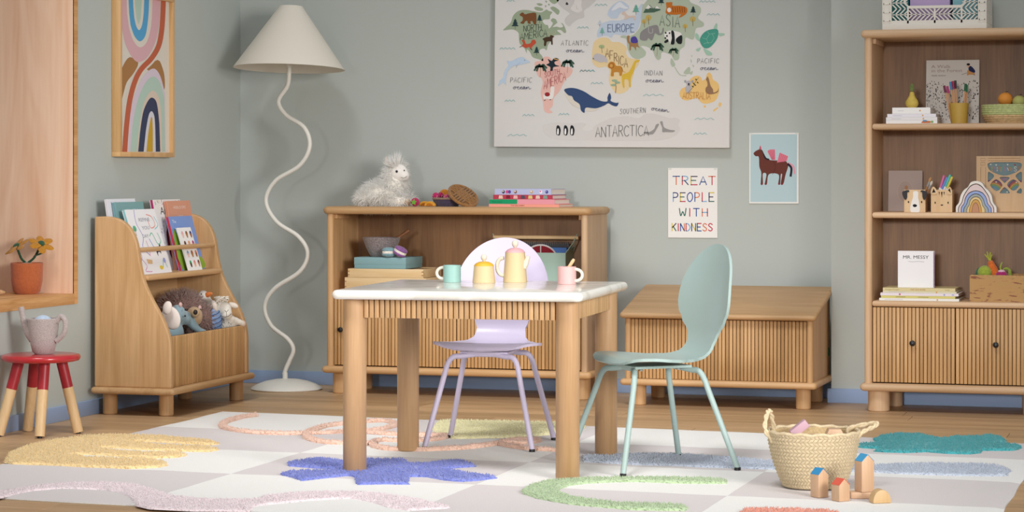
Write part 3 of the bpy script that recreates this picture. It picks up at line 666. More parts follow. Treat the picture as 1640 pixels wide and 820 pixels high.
class Print:
    """flat print: polygons in picture coordinates (v downwards unless up=True) put on a plane"""
    def __init__(s, fn, nrm, up=False, step=1.2e-4): s.fn = fn; s.n = Vector(nrm); s.mb = MB(); s.cols = []; s.sg = 1 if up else -1; s.step = step
    def ci(s, c):
        if c not in s.cols: s.cols.append(c)
        return s.cols.index(c)
    def raw(s, pts, fs, col, lay): s.mb.add([s.fn(u, v) + s.n * (s.step * lay) for u, v in pts], fs, s.ci(col))
    def poly(s, pts, col, lay=1): s.raw(pts, [tuple(range(len(pts)))], col, lay); return s
    def blob(s, pts, col, lay=1, n=5): return s.poly(crom(pts, n), col, lay)
    def disc(s, c, rx, ry, col, lay=2, rot=0, n=18):
        a = R(rot); return s.poly([(c[0] + rx * math.cos(t) * math.cos(a) - ry * math.sin(t) * math.sin(a), c[1] + rx * math.cos(t) * math.sin(a) + ry * math.sin(t) * math.cos(a)) for t in [2 * math.pi * k / n for k in range(n)]], col, lay)
    def stroke(s, pts, w, col, lay=3, smooth=True, closed=False):
        if smooth and len(pts) > 2: pts = crom(pts, 5, closed)
        P = [Vector(p) for p in pts]; k = len(P); Lf = []; Rt = []
        for i, p in enumerate(P):
            if closed: d = P[(i + 1) % k] - P[i - 1]
            else: d = P[min(i + 1, k - 1)] - P[max(i - 1, 0)]
            if d.length < 1e-9: d = Vector((1, 0))
            d.normalize(); nn = Vector((-d.y, d.x)) * w / 2
            if not closed and i == 0: p = p - d * w * .35
            if not closed and i == k - 1: p = p + d * w * .35
            Lf.append(tuple(p + nn)); Rt.append(tuple(p - nn))
        fs = [(i, i + 1, k + i + 1, k + i) for i in range(k - 1)] + ([(k - 1, 0, k, 2 * k - 1)] if closed else [])
        s.raw(Lf + Rt, fs, col, lay); return s
    def text(s, t, x, y, h, w, gap, sw, col, lay=5, slope=0.0, slant=0.0, wob=0.0, cols=None, fan=0.0):
        """hand lettering: x,y baseline start; w letter width"""
        rr = random.Random(len(t) * 7 + int(x)); k = 0
        for ch in t:
            lw = w * (.35 if ch == 'I' else 1.15 if ch in 'MW' else 1)
            if ch != ' ':
                hh = h * (1 + (rr.random() - .5) * wob); yo = (rr.random() - .5) * wob * h * .6
                for st_ in FONT[ch]:
                    pts = [(x + p[0] * lw + p[1] * slant * hh, y + yo + slope * (x + p[0] * lw) * 0 + s.sg * p[1] * hh) for p in st_]
                    c = col if cols is None else cols[k % len(cols)]; k += 1
                    s.stroke(pts, sw, c, lay, smooth=len(pts) > 4)
            x += lw + gap; y += slope * (lw + gap)
        return s
    def script(s, x, y, w, h, sw, col, lay=5, slope=0.0):
        return s.stroke([(x + p[0] / 5.1 * w, y + slope * p[0] / 5.1 * w + s.sg * p[1] * h) for p in OCEAN], sw, col, lay)
    def type(s, t, x, y, h, col, lay=5, sx=1.0, align='LEFT'):
        cu = bpy.data.curves.new('t', 'FONT'); cu.body = t; cu.size = 1.0; cu.align_x = align; cu.resolution_u = 2
        o = bpy.data.objects.new('t', cu); COL.objects.link(o)
        me = bpy.data.meshes.new_from_object(o.evaluated_get(bpy.context.evaluated_depsgraph_get()))
        k = h / .7
        s.raw([(x + v.co.x * k * sx, y + s.sg * v.co.y * k) for v in me.vertices], [tuple(p.vertices) for p in me.polygons], col, lay)
        bpy.data.objects.remove(o); bpy.data.curves.remove(cu); bpy.data.meshes.remove(me); return s
    def wave(s, x, y, w, n=3, col='#6fb3b5', sw=1.0, slope=0.0, lay=2):
        pts = []
        for k in range(n):
            a = x + w * k / n; b = w / n
            pts += [(a, y + slope * (a - x) + (3.0 if k == 0 else 0)), (a + b * .5, y + slope * (a + b * .5 - x) - 7.0), (a + b * .75, y - .5)]
        pts.append((x + w, y + slope * w + 1.2)); return s.stroke(pts, sw, col, lay)
    def done(s, name, parent, rough=.8):
        if not s.mb.f: return None
        o = build(s.mb, name, [plain(c, rough, spec=.2) for c in s.cols], parent, fix=False)
        s.mb = MB(); s.cols = []; return o

# ---- world map canvas
CY = -0.036
mp_ = thing('map_canvas', 'large stretched canvas world map with animals and lettering on the back wall', 'canvas print', (1.54, -.018, .943))
c00, c10 = ony(791, 235, CY), ony(1168, 237, CY); upv = Vector((.0075, 0, 1)) * .66
fr4 = [c00, c10, c10 + upv, c00 + upv]
cm_ = MB(); cm_.rings([[Vector((p.x, -.0005, p.z)) for p in fr4], [p for p in fr4]])
build(cm_, 'stretched_canvas', plain('#e2e0dd', .85, .12, 900, .15), mp_, bevel=.002)
mfn = lambda u, v: ony(780 + u / 3.28, v / 3.28, CY - .0003)
def A1(p): return (p[0] / 2.0, p[1] / 2.0)                # crop 780..980 (6.56) -> map crop units (3.28)
def A2(p): return ((p[0] / 6.56 + 190) * 3.28, p[1] / 2.0)
def A3(p): return (p[0] / 6.31 * 3.28, (110 + p[1] / 6.31) * 3.28)
def A4(p): return ((190 + p[0] / 6.31) * 3.28, (110 + p[1] / 6.31) * 3.28)
P_ = Print(mfn, (0, -1, 0)); G1, G2 = '#9fae94', '#b7c3ae'
mp1 = lambda f, pts: [f(p) for p in pts]
# land
P_.blob(mp1(A1, [(170, 318), (200, 285), (250, 235), (275, 165), (330, 115), (400, 103), (480, 115), (560, 130), (600, 115), (625, 100), (650, 115), (685, 128), (665, 160), (655, 200), (600, 205), (585, 225), (610, 258), (640, 265), (650, 300), (680, 270), (690, 240), (670, 215), (690, 192), (725, 205), (740, 235), (790, 245), (815, 280), (832, 335), (810, 345), (775, 315), (735, 320), (770, 350), (775, 365), (700, 375), (670, 430), (640, 475), (625, 528), (600, 510), (560, 520), (550, 555), (580, 590), (590, 640), (550, 625), (480, 600), (450, 545), (420, 520), (415, 555), (390, 500), (345, 460), (335, 400), (330, 345), (290, 315), (240, 310)]), G1); P_.done('printed_land', mp_)
for b in ([(495, 80), (530, 72), (585, 90), (580, 112), (520, 110)], [(520, 38), (560, 35), (585, 50), (550, 62)], [(665, 85), (700, 70), (760, 110), (745, 155), (710, 130)], [(650, -10), (755, -10), (730, 30), (690, 38)], [(610, 10), (630, 12), (625, 30)], [(610, 55), (625, 60), (612, 78)], [(640, 40), (660, 45), (650, 60)]): P_.blob(mp1(A1, b), G1); P_.done('printed_land', mp_)
P_.blob(mp1(A1, [(740, 20), (770, -20), (1130, -20), (1085, 60), (1020, 110), (1020, 180), (960, 200), (900, 240), (870, 275), (830, 255), (815, 210), (840, 170), (870, 140), (800, 90)]), '#d0cdcb'); P_.done('printed_land', mp_)
P_.blob(mp1(A1, [(880, 95), (910, 40), (930, -10), (990, -10), (990, 60), (1000, 110), (950, 138)]), '#e2dfdc', 2); P_.blob(mp1(A1, [(825, 45), (838, 22), (855, 45), (840, 52)]), '#3b3b3f', 2); P_.done('printed_land', mp_)
P_.stroke(mp1(A1, [(940, 55), (942, 90), (960, 95)]), .9, '#8b8784'); P_.stroke(mp1(A1, [(900, 120), (950, 136), (990, 115)]), .9, '#b0acaa'); P_.done('printed_land', mp_)
P_.blob(mp1(A1, [(500, 660), (560, 640), (600, 600), (650, 598), (700, 640), (760, 630), (790, 690), (880, 710), (900, 745), (870, 800), (830, 830), (790, 900), (760, 960), (700, 1030), (690, 1110), (660, 1150), (690, 1180), (640, 1190), (600, 1160), (590, 1080), (570, 1010), (565, 960), (585, 870), (570, 820), (530, 790)]), '#e9bdb2'); P_.done('printed_land', mp_)
P_.blob(mp1(A2, [(-90, 350), (-80, 390), (0, 372), (60, 395), (90, 362), (200, 370), (300, 340), (350, 280), (376, 150), (384, 40), (340, 90), (318, 160), (235, 182), (150, 215), (60, 215), (0, 232), (-50, 260)]), '#c5d3e4', 2); P_.blob(mp1(A2, [(20, 150), (50, 80), (110, 30), (160, 10), (220, 40), (245, 80), (210, 112), (150, 140), (120, 190), (60, 190)]), '#c5d3e4', 3); P_.done('printed_land', mp_)
P_.blob(mp1(A2, [(370, 60), (400, 45), (430, 10), (480, -20), (830, -20), (900, 30), (990, 70), (1000, 130), (970, 190), (1030, 240), (1020, 280), (950, 300), (930, 400), (900, 415), (840, 395), (830, 480), (780, 530), (770, 620), (720, 630), (690, 580), (610, 550), (585, 560), (580, 610), (550, 632), (520, 600), (490, 530), (430, 490), (370, 485), (420, 540), (410, 590), (340, 620), (280, 600), (240, 540), (225, 480), (215, 410), (160, 395), (170, 375), (260, 375), (320, 340), (370, 250)]), G2); P_.done('printed_land', mp_)
P_.blob(mp1(A2, [(-140, 520), (-120, 440), (-60, 400), (20, 400), (70, 440), (150, 445), (220, 500), (215, 560), (250, 610), (340, 625), (345, 680), (300, 740), (290, 800), (260, 880), (230, 950), (150, 985), (90, 960), (40, 880), (35, 800), (40, 740), (0, 700), (-80, 710), (-140, 650)]), '#ead3a4'); P_.done('printed_land', mp_)
P_.blob(mp1(A2, [(690, 610), (720, 650), (730, 690), (700, 700), (680, 660)]), G2); P_.stroke(mp1(A2, [(725, 705), (760, 760), (790, 790), (845, 795)]), 4.5, G2, 1); P_.done('printed_land', mp_)
for b in ([(820, 760), (870, 705), (890, 720), (880, 770), (840, 780)], [(880, 770), (915, 745), (905, 785)], [(890, 620), (905, 640), (900, 660)], [(900, 580), (912, 588), (902, 598)], [(910, 680), (928, 690), (922, 710)]): P_.blob(mp1(A2, b), G2); P_.done('printed_land', mp_)
P_.blob(mp1(A4, [(745, 250), (770, 200), (810, 180), (860, 100), (920, 70), (965, 90), (975, 120), (1010, 100), (1025, 50), (1050, 40), (1075, 70), (1085, 110), (1130, 140), (1148, 190), (1140, 260), (1110, 320), (1060, 345), (1000, 355), (960, 335), (920, 295), (870, 310), (810, 322), (765, 300)]), '#efc781'); P_.done('printed_land', mp_)
for b in ([(988, 380), (1005, 370), (1015, 385), (1000, 395)], [(1085, 425), (1110, 400), (1140, 390), (1130, 405), (1095, 432)], [(1140, 370), (1150, 340), (1172, 355), (1155, 388)]): P_.blob(mp1(A4, b), '#efc781'); P_.done('printed_land', mp_)
P_.blob(mp1(A3, [(565, 585), (610, 560), (720, 545), (850, 555), (960, 548), (1000, 560), (960, 600), (990, 630), (1070, 620), (1075, 590), (1120, 560), (1200, 520), (1300, 490), (1420, 480), (1530, 500), (1600, 460), (1680, 455), (1780, 480), (1850, 500), (1900, 495), (1950, 520), (1930, 560), (1950, 610), (1920, 660), (1850, 700), (1700, 725), (1300, 730), (1000, 725), (750, 718), (650, 700), (585, 655)]), '#d7d3cf'); P_.done('printed_land', mp_)
P_.done('printed_land', mp_)
# animals and trees
P_ = Print(lambda u, v: mfn(u, v) + Vector((0, -.0007, 0)), (0, -1, 0)); br = '#7d5233'; bk = '#24282b'
P_.blob(mp1(A1, [(345, 150), (375, 130), (400, 150), (450, 138), (510, 135), (520, 180), (515, 250), (490, 250), (480, 225), (455, 225), (460, 248), (430, 245), (425, 220), (400, 225), (385, 250), (350, 240), (375, 215), (375, 180), (350, 165)]), br, 2); P_.done('printed_animal', mp_)
P_.blob(mp1(A1, [(365, 420), (395, 425), (410, 460), (455, 455), (470, 425), (500, 418), (515, 450), (490, 475), (470, 500), (470, 520), (440, 495), (410, 505), (370, 485), (380, 455)]), '#c4573f', 3); P_.stroke(mp1(A1, [(345, 495), (370, 482)]), 3, bk, 4); P_.stroke(mp1(A1, [(455, 510), (475, 525)]), 3, bk, 4); P_.done('printed_animal', mp_)
P_.blob(mp1(A1, [(585, 410), (620, 390), (660, 385), (670, 368), (708, 385), (690, 400), (690, 465), (675, 465), (670, 435), (630, 440), (620, 478), (600, 480), (600, 430)]), '#4d3a2b', 3); P_.stroke(mp1(A1, [(640, 330), (655, 360), (680, 365), (715, 350), (720, 325)]), 1.3, '#d9cf9e', 4); P_.done('printed_animal', mp_)
def fir(f, x, y, k, col='#2c4347'):
    pts = [(0, -50), (18, -22), (10, -22), (28, 5), (14, 5), (36, 30), (-40, 30), (-16, 5), (-28, 5), (-10, -22), (-18, -22)]
    P_.poly(mp1(f, [(x + a * k, y + b * k) for a, b in pts]), col, 3); P_.stroke(mp1(f, [(x, y + 28 * k), (x, y + 60 * k)]), 1.5, '#3d3d33', 3, False)
for a in ((297, 245, 1.0), (553, 192, .8), (522, 530, .85)): fir(A1, *a); P_.done('printed_tree', mp_)
for a in ((A2, 585, 5, .9), (A2, 920, 105, .85), (A2, 320, 95, 1.0, '#6fae9c'), (A1, 1210, 325, .75, '#7db5a6'), (A1, 1185, 240, .6, '#c3cede')): fir(*a); P_.done('printed_tree', mp_)
def palm(f, x, y, k=1.0, trunk=110):
    P_.stroke(mp1(f, [(x - 5, y), (x - 2, y + trunk * .5), (x - 8, y + trunk)]), 1.8, '#a58a68', 3)
    for dx, dy in ((-72, 35), (-60, 5), (-20, -22), (40, -20), (68, 10), (58, 45), (-45, 40), (35, 35)): P_.stroke(mp1(f, [(x, y), (x + dx * .55 * k, y + dy * .4 * k - 12 * k), (x + dx * .9 * k, y + dy * k + 4 * k)]), 8.5 * k, '#3c5a4b', 4)
for a in ((A1, 565, 700), (A1, 850, 655), (A2, 545, 480), (A2, 715, 525, .75, 75)): palm(*a); P_.done('printed_tree', mp_)
P_.blob(mp1(A1, [(640, 620), (680, 640), (700, 615), (735, 610), (755, 630), (710, 650), (720, 680), (760, 695), (700, 705), (690, 740), (665, 745), (665, 705), (625, 680), (655, 660)]), '#20303a', 4); P_.stroke(mp1(A1, [(705, 618), (750, 628)]), 4, '#e6b468', 5); P_.done('printed_animal', mp_)
P_.blob(mp1(A1, [(170, 830), (190, 740), (225, 690), (210, 640), (250, 645), (310, 615), (370, 600), (410, 625), (455, 652), (410, 665), (350, 680), (290, 690), (240, 720), (215, 760), (190, 840)]), '#bfd2e6', 2); P_.done('printed_animal', mp_)
P_.poly(mp1(A3, [(175, 30), (205, 30), (190, 110), (192, 168), (160, 135), (112, 178), (128, 122), (165, 90)]), '#bfd2e6', 1); P_.disc(A1((397, 632)), 2.2, 2.2, bk, 4); P_.stroke(mp1(A1, [(350, 660), (320, 680), (305, 715)]), 1.2, '#8fa6c0', 4); P_.done('printed_animal', mp_)
P_.blob(mp1(A3, [(645, 185), (680, 180), (675, 270), (660, 305), (640, 310), (600, 305), (575, 310), (570, 270), (600, 245), (640, 245)]), '#ece8e2', 3); P_.disc(A3((610, 260)), 14, 11, '#9b3036', 4); P_.done('printed_animal', mp_)
for q in ((578, 322), (635, 315)): P_.stroke(mp1(A3, [q, (q[0] + 12, q[1] - 5)]), 3, bk, 4); P_.done('printed_animal', mp_)
P_.blob(mp1(A3, [(780, 215), (830, 195), (900, 200), (980, 230), (1060, 280), (1150, 325), (1215, 330), (1218, 290), (1240, 245), (1255, 290), (1250, 325), (1300, 345), (1330, 345), (1310, 380), (1265, 370), (1225, 350), (1180, 375), (1100, 400), (1000, 395), (985, 445), (950, 420), (935, 360), (880, 320), (860, 280), (820, 265)]), '#3a5078', 3); P_.done('printed_animal', mp_)
P_.blob(mp1(A3, [(785, 250), (830, 275), (870, 300), (935, 360), (940, 400), (870, 370), (815, 310)]), '#dcd5c8', 2); P_.blob(mp1(A3, [(990, 390), (1080, 405), (1140, 392), (1090, 425), (1000, 430)]), '#dcd5c8', 2); P_.done('printed_animal', mp_)
P_.blob(mp1(A2, [(635, 30), (660, 25), (700, 25), (705, 60), (780, 60), (850, 80), (855, 130), (820, 165), (770, 185), (790, 150), (740, 155), (660, 150), (630, 130), (640, 80)]), '#c8752f', 3); P_.disc(A2((668, 105)), 11, 12, '#efe9e0', 4); P_.done('printed_animal', mp_)
for k in range(6): P_.stroke(mp1(A2, [(705 + 24 * k, 75), (712 + 24 * k, 130)]), 2.2, '#3a2a22', 4); P_.done('printed_animal', mp_)
P_.blob(mp1(A2, [(360, 405), (370, 340), (420, 300), (470, 275), (540, 265), (560, 310), (570, 350), (590, 340), (600, 295), (612, 300), (600, 355), (560, 370), (520, 350), (500, 400), (480, 425), (450, 400), (430, 425), (385, 425)]), '#8f8d8d', 3); P_.stroke(mp1(A2, [(450, 285), (455, 340), (490, 345), (495, 300)]), 1.8, '#d5d2d0', 4); P_.done('printed_animal', mp_)
P_.blob(mp1(A2, [(620, 345), (660, 325), (700, 322), (790, 345), (800, 400), (800, 455), (750, 455), (735, 420), (722, 460), (680, 460), (665, 430), (640, 450), (610, 445), (640, 410), (620, 390)]), '#eceae6', 3); P_.done('printed_animal', mp_)
P_.blob(mp1(A2, [(690, 325), (720, 340), (725, 455), (685, 462), (695, 400)]), bk, 4); P_.blob(mp1(A2, [(740, 410), (800, 370), (800, 455), (755, 455)]), bk, 4); P_.blob(mp1(A2, [(615, 440), (650, 410), (660, 435), (630, 452)]), bk, 4); P_.done('printed_animal', mp_)
for q in ((632, 345), (672, 348), (645, 378), (628, 400)): P_.disc(A2(q), 4.5, 5, bk, 5); P_.done('printed_animal', mp_)
P_.blob(mp1(A2, [(225, 385), (250, 375), (250, 430), (270, 445), (330, 430), (345, 480), (360, 505), (325, 490), (318, 530), (300, 500), (270, 490), (265, 525), (250, 525), (250, 470), (230, 440)]), '#a77f55', 3); P_.blob(mp1(A2, [(270, 395), (315, 385), (340, 440), (300, 455), (265, 440)]), '#54479a', 4); P_.done('printed_animal', mp_)
P_.blob(mp1(A2, [(25, 680), (50, 650), (90, 655), (110, 690), (160, 695), (180, 740), (165, 795), (145, 790), (140, 760), (90, 760), (85, 798), (55, 795), (60, 730), (30, 710)]), '#c58a3c', 3); P_.stroke(mp1(A2, [(170, 710), (185, 750), (210, 758)]), 2, '#c58a3c', 3); P_.disc(A2((62, 690)), 15, 16, '#b0722e', 4); P_.disc(A2((60, 690)), 8, 9, '#d9a458', 5); P_.done('printed_animal', mp_)
P_.blob(mp1(A4, [(290, -70), (310, -85), (345, -90), (330, -65), (305, -55), (285, 30), (255, 90), (255, 180), (238, 180), (230, 115), (190, 110), (190, 185), (175, 185), (165, 110), (170, 60), (230, 35), (265, -20)]), '#e0bb45', 4); P_.done('printed_animal', mp_)
P_.blob(mp1(A1, [(1110, 615), (1135, 570), (1180, 565), (1250, 600), (1265, 655), (1230, 650), (1190, 655), (1150, 640)]), '#c3bfc2', 3); P_.disc(A1((1118, 617)), 3.5, 3, '#55504f', 4); P_.done('printed_animal', mp_)
for (x, y, k) in ((1205, 490, 1.0),): P_.disc(A1((x, y)), 15, 10, '#a9b98a', 3); P_.stroke(mp1(A1, [(x, y), (x + 5, y + 65)]), 2, '#8a6b4c', 4); P_.done('printed_animal', mp_)
for (x, y) in ((90, 120), (80, 165), (120, 140)): P_.disc(A4((x, y)), 15, 6, '#9db49a', 4); P_.done('printed_animal', mp_)
P_.stroke(mp1(A4, [(100, 130), (105, 180), (100, 245)]), 3, '#94674a', 3); P_.done('printed_animal', mp_)
for (x, y, k) in ((450, 185, 1.1), (405, 225, .9), (915, 200, 1.1), (835, 275, .9)): P_.disc(A2((x, y)), 14 * k, 13 * k, '#c8ae62', 3); P_.stroke(mp1(A2, [(x, y), (x + 3, y + 65 * k)]), 2.5, '#8f7448', 4); P_.done('printed_animal', mp_)
P_.poly(mp1(A2, [(395, 135), (430, 75), (460, 50), (500, 90), (540, 65), (580, 105), (510, 130)]), '#4f6a59', 3); P_.poly(mp1(A2, [(420, 90), (450, 50), (490, 88), (470, 80), (450, 95)]), '#eceae4', 4); P_.poly(mp1(A2, [(515, 88), (540, 62), (570, 92)]), '#eceae4', 4); P_.done('printed_animal', mp_)
P_.blob(mp1(A2, [(60, 110), (100, 55), (150, 20), (200, 60), (240, 85), (200, 95), (150, 80), (100, 105)]), '#e3e7ee', 3); P_.blob(mp1(A2, [(170, 145), (195, 120), (240, 165), (305, 165), (315, 215), (300, 205), (290, 185), (240, 190), (200, 210), (200, 165)]), '#dcc8ba', 3); P_.done('printed_animal', mp_)
P_.blob(mp1(A1, [(690, 285), (720, 255), (760, 230), (800, 275), (770, 290), (730, 280)]), '#dfe0da', 3); P_.done('printed_animal', mp_)
P_.blob(mp1(A2, [(990, 430), (1010, 370), (1060, 325), (1130, 305), (1180, 315), (1180, 380), (1150, 440), (1090, 500), (1030, 500)]), '#4fa08e', 3); P_.done('printed_animal', mp_)
for b in ([(1135, 300), (1160, 245), (1175, 260), (1165, 310)], [(1185, 350), (1240, 350), (1250, 365), (1200, 380)], [(990, 430), (945, 400), (945, 350), (975, 365)], [(1030, 510), (1110, 550), (1115, 580), (1060, 575)], [(1000, 500), (950, 520), (975, 540)]): P_.blob(mp1(A2, b), '#a8cdb8', 2); P_.done('printed_animal', mp_)
for q in ([(1020, 400), (1060, 410), (1080, 460)], [(1060, 410), (1090, 360), (1150, 350)], [(1090, 360), (1070, 330)], [(1060, 450), (1110, 450), (1140, 400), (1120, 355)], [(1030, 460), (1060, 450)]): P_.stroke(mp1(A2, q), 1.0, '#bfe0cf', 4, False); P_.done('printed_animal', mp_)
P_.disc(A4((840, 145)), 13, 13, '#b9b7bb', 3); P_.disc(A4((805, 128)), 6, 7, '#a9a7ab', 4); P_.disc(A4((878, 128)), 6, 7, '#a9a7ab', 4); P_.disc(A4((840, 155)), 4, 6, '#33363c', 5); P_.blob(mp1(A4, [(820, 170), (860, 170), (860, 220), (830, 250), (805, 210)]), '#b9b7bb', 3); P_.done('printed_animal', mp_)
P_.stroke(mp1(A4, [(940, 90), (910, 130), (880, 190), (820, 255)]), 1.4, '#3d4632', 4); P_.done('printed_animal', mp_)
for q in ((915, 110), (930, 140), (890, 150), (905, 165), (880, 180)): P_.disc(A4(q), 6, 2.6, '#3d4632', 5, rot=40); P_.done('printed_animal', mp_)
P_.blob(mp1(A4, [(1015, 110), (1030, 80), (1045, 110), (1060, 170), (1085, 210), (1090, 240), (1130, 225), (1140, 195), (1135, 235), (1090, 255), (1050, 258), (1015, 240), (1010, 200), (1030, 170), (1025, 130)]), '#9a785c', 4); P_.done('printed_animal', mp_)
for (x) in (690, 765, 830): P_.blob(mp1(A3, [(x + 15, 580), (x + 40, 578), (x + 55, 620), (x + 45, 670), (x + 25, 672), (x + 10, 655)]), '#25282b', 3); P_.blob(mp1(A3, [(x + 22, 610), (x + 35, 610), (x + 35, 660), (x + 18, 660)]), '#efedea', 4)
P_.blob(mp1(A4, [(385, 645), (440, 640), (490, 610), (510, 565), (540, 560), (520, 600), (490, 650), (460, 665), (400, 660)]), '#9b9896', 3); P_.blob(mp1(A4, [(550, 540), (575, 535), (590, 590), (640, 615), (700, 625), (680, 640), (610, 640), (575, 640), (570, 590)]), '#9b9896', 3); P_.done('printed_animal', mp_)
P_.done('printed_animals', mp_)
# words and waves
P_ = Print(lambda u, v: mfn(u, v) + Vector((0, -.0014, 0)), (0, -1, 0))
ink = '#30323a'; navy = '#3a3f63'
def wr(f, t, x, y, h, w, g, sw, col, slope=0, slant=0.0, wob=.12, sc=2.0):
    a = f((x, y)); P_.text(t, a[0], a[1], h / sc, w / sc, g / sc, sw * 1.5, col, 6, slope, slant, wob); P_.done('printed_word', mp_)
wr(A1, 'NORTH', 385, 330, 62, 32, 7, 1.3, '#2d3a33', -.10); wr(A1, 'AMERICA', 350, 420, 70, 37, 7, 1.3, '#2d3a33', -.16)
wr(A1, 'ATLANTIC', 780, 476, 50, 27, 12, .95, ink, 0, .08); wr(A2, 'EUROPE', 22, 332, 80, 40, 8, 1.5, '#2f4a7d', .02)
wr(A2, 'ASIA', 570, 265, 115, 50, 14, 1.3, '#3a4a42', .16); wr(A2, 'AFRICA', 0, 600, 90, 36, 8, 1.5, '#6b4a2a', .55)
wr(A1, 'SOUTH', 605, 810, 52, 26, 7, 1.3, '#b04a55', -.25); wr(A3, 'AMERICA', 575, 205, 88, 31, 5, 1.4, '#b04a55', -.45)
wr(A3, 'PACIFIC', 235, 138, 48, 27, 12, .95, ink, 0, .1); wr(A2, 'PACIFIC', 962, 662, 48, 27, 12, .95, ink, 0, .1); wr(A4, 'INDIAN', 392, 68, 50, 27, 12, .95, ink, 0, .05)
wr(A4, 'SOUTHERN', 145, 456, 52, 24, 11, .95, ink, -.05, .05); wr(A4, 'AUSTRALIA', 780, 300, 68, 29, 6, 1.2, '#c07d3a', .04); wr(A3, 'ANTARCTICA', 1098, 690, 110, 50, 10, 1.5, '#3b3b3d', -.03)
for f, x, y in ((A1, 830, 550), (A3, 262, 207), (A2, 992, 736), (A4, 403, 138), (A4, 460, 420)):
    a = f((x, y)); P_.script(a[0], a[1], 96, 14, 2.1, navy, 6, .0 if x != 460 else .12); P_.done('printed_word', mp_)
for f, x, y, w_, n in ((A1, 210, 15, 80, 2), (A1, 1135, 60, 130, 3), (A1, 950, 298, 120, 3), (A1, 135, 518, 165, 4), (A1, 975, 752, 160, 4), (A2, 985, 25, 170, 4), (A2, 1065, 160, 135, 3), (A3, 180, 332, 110, 3), (A3, 360, 478, 125, 3), (A3, 725, 468, 110, 3), (A3, 210, 680, 200, 3), (A3, 1050, 155, 130, 3), (A3, 940, 30, 150, 4), (A4, 380, 275, 215, 3), (A4, 900, 515, 205, 3), (A4, 890, 665, 140, 3)):
    a = f((x, y)); P_.wave(a[0], a[1] - 2, w_ / 2.0, n, sw=2.0); P_.done('printed_wave', mp_)
P_.done('printed_lettering', mp_)

# ---- two paper posters
def poster(name, label, px4, y=-.004):
    x0, z1 = ony(px4[0], px4[1], y).x, ony(px4[0], px4[1], y).z; q = ony(px4[2], px4[3], y); x1, z0 = q.x, q.z
    t = thing(name, label, 'poster', ((x0 + x1) / 2, -.002, z0))
    box('sheet', t, paper, x0, x1, y, -.0008, z0, z1, 0)
    for sx in (x0 + .003, x1 - .013): box('tape', t, plain('#d9d9d2', .3), sx, sx + .010, y - .0007, y, z1 - .007, z1 - .001, 0)
    return t
t = poster('lettered_poster', 'white poster lettered TREAT PEOPLE WITH KINDNESS in many colours', (1070, 269, 1149, 381))
P_ = Print(lambda u, v: ony(1040 + u / 3.905, 190 + v / 3.905, -.0042), (0, -1, 0))
cs = ['#2f5a9e', '#e07b57', '#cc2f4e', '#7fb0dc', '#333a78', '#d9c23c', '#4a3b57', '#2f6b5e', '#c22b49', '#3d55a5']
P_.text('TREAT', 147, 413, 52, 42, 14, 6, '', 3, 0, 0, .03, cs); P_.done('printed_word', t); P_.text('PEOPLE', 147, 518, 55, 34, 11, 6, '', 3, 0, 0, .03, cs[3:] + cs[:3]); P_.done('printed_word', t)
P_.text('WITH', 188, 610, 48, 36, 17, 6, '', 3, 0, 0, .03, cs[7:] + cs[:7]); P_.done('printed_word', t); P_.text('KINDNESS', 141, 702, 46, 27, 8, 6, '', 3, 0, 0, .03, cs[5:] + cs[:5])
P_.done('printed_word', t)
t = poster('horse_poster', 'pale blue poster of a brown horse with pink wings and horn', (1200, 213, 1279, 326))
P_ = Print(lambda u, v: ony(1040 + u / 3.905, 190 + v / 3.905, -.0042), (0, -1, 0))
P_.poly([(633, 97), (924, 97), (922, 521), (631, 521)], '#b9d0d6', 1)
P_.blob([(652, 220), (662, 205), (690, 192), (708, 200), (722, 240), (752, 258), (800, 262), (850, 265), (868, 290), (862, 320), (852, 350), (838, 408), (822, 408), (830, 350), (822, 352), (818, 408), (806, 408), (808, 350), (748, 348), (735, 408), (722, 408), (732, 348), (710, 345), (710, 408), (697, 408), (700, 340), (688, 300), (684, 240), (665, 235)], '#6b3a32', 2)
P_.poly([(686, 192), (694, 165), (702, 190)], '#d4526b', 3); P_.blob([(705, 198), (720, 225), (732, 245), (750, 252), (745, 260), (722, 250), (712, 225)], '#2c2733', 3)
P_.poly([(738, 205), (752, 193), (785, 192), (788, 258), (765, 258)], '#e07f92', 3); P_.poly([(798, 275), (815, 212), (868, 235), (860, 265)], '#e07f92', 4)
for k in range(5): P_.stroke([(768 + k * 3, 256), (744 + k * 10, 198)], 2, '#c2566d', 5, False); P_.stroke([(808 + k * 8, 272), (818 + k * 11, 216 + k * 5)], 2, '#c2566d', 5, False)
P_.stroke([(868, 285), (888, 310), (884, 358)], 14, '#2c2733', 3); P_.stroke([(872, 280), (900, 300), (908, 342)], 12, '#e59fb0', 2); P_.stroke([(770, 262), (790, 300), (770, 350)], 1.6, '#3f2320', 5)
for x in (703, 728, 812, 830): P_.stroke([(x - 6, 408), (x + 6, 408)], 5, '#8e2f37', 5, False)
P_.done('printed_horse', t)

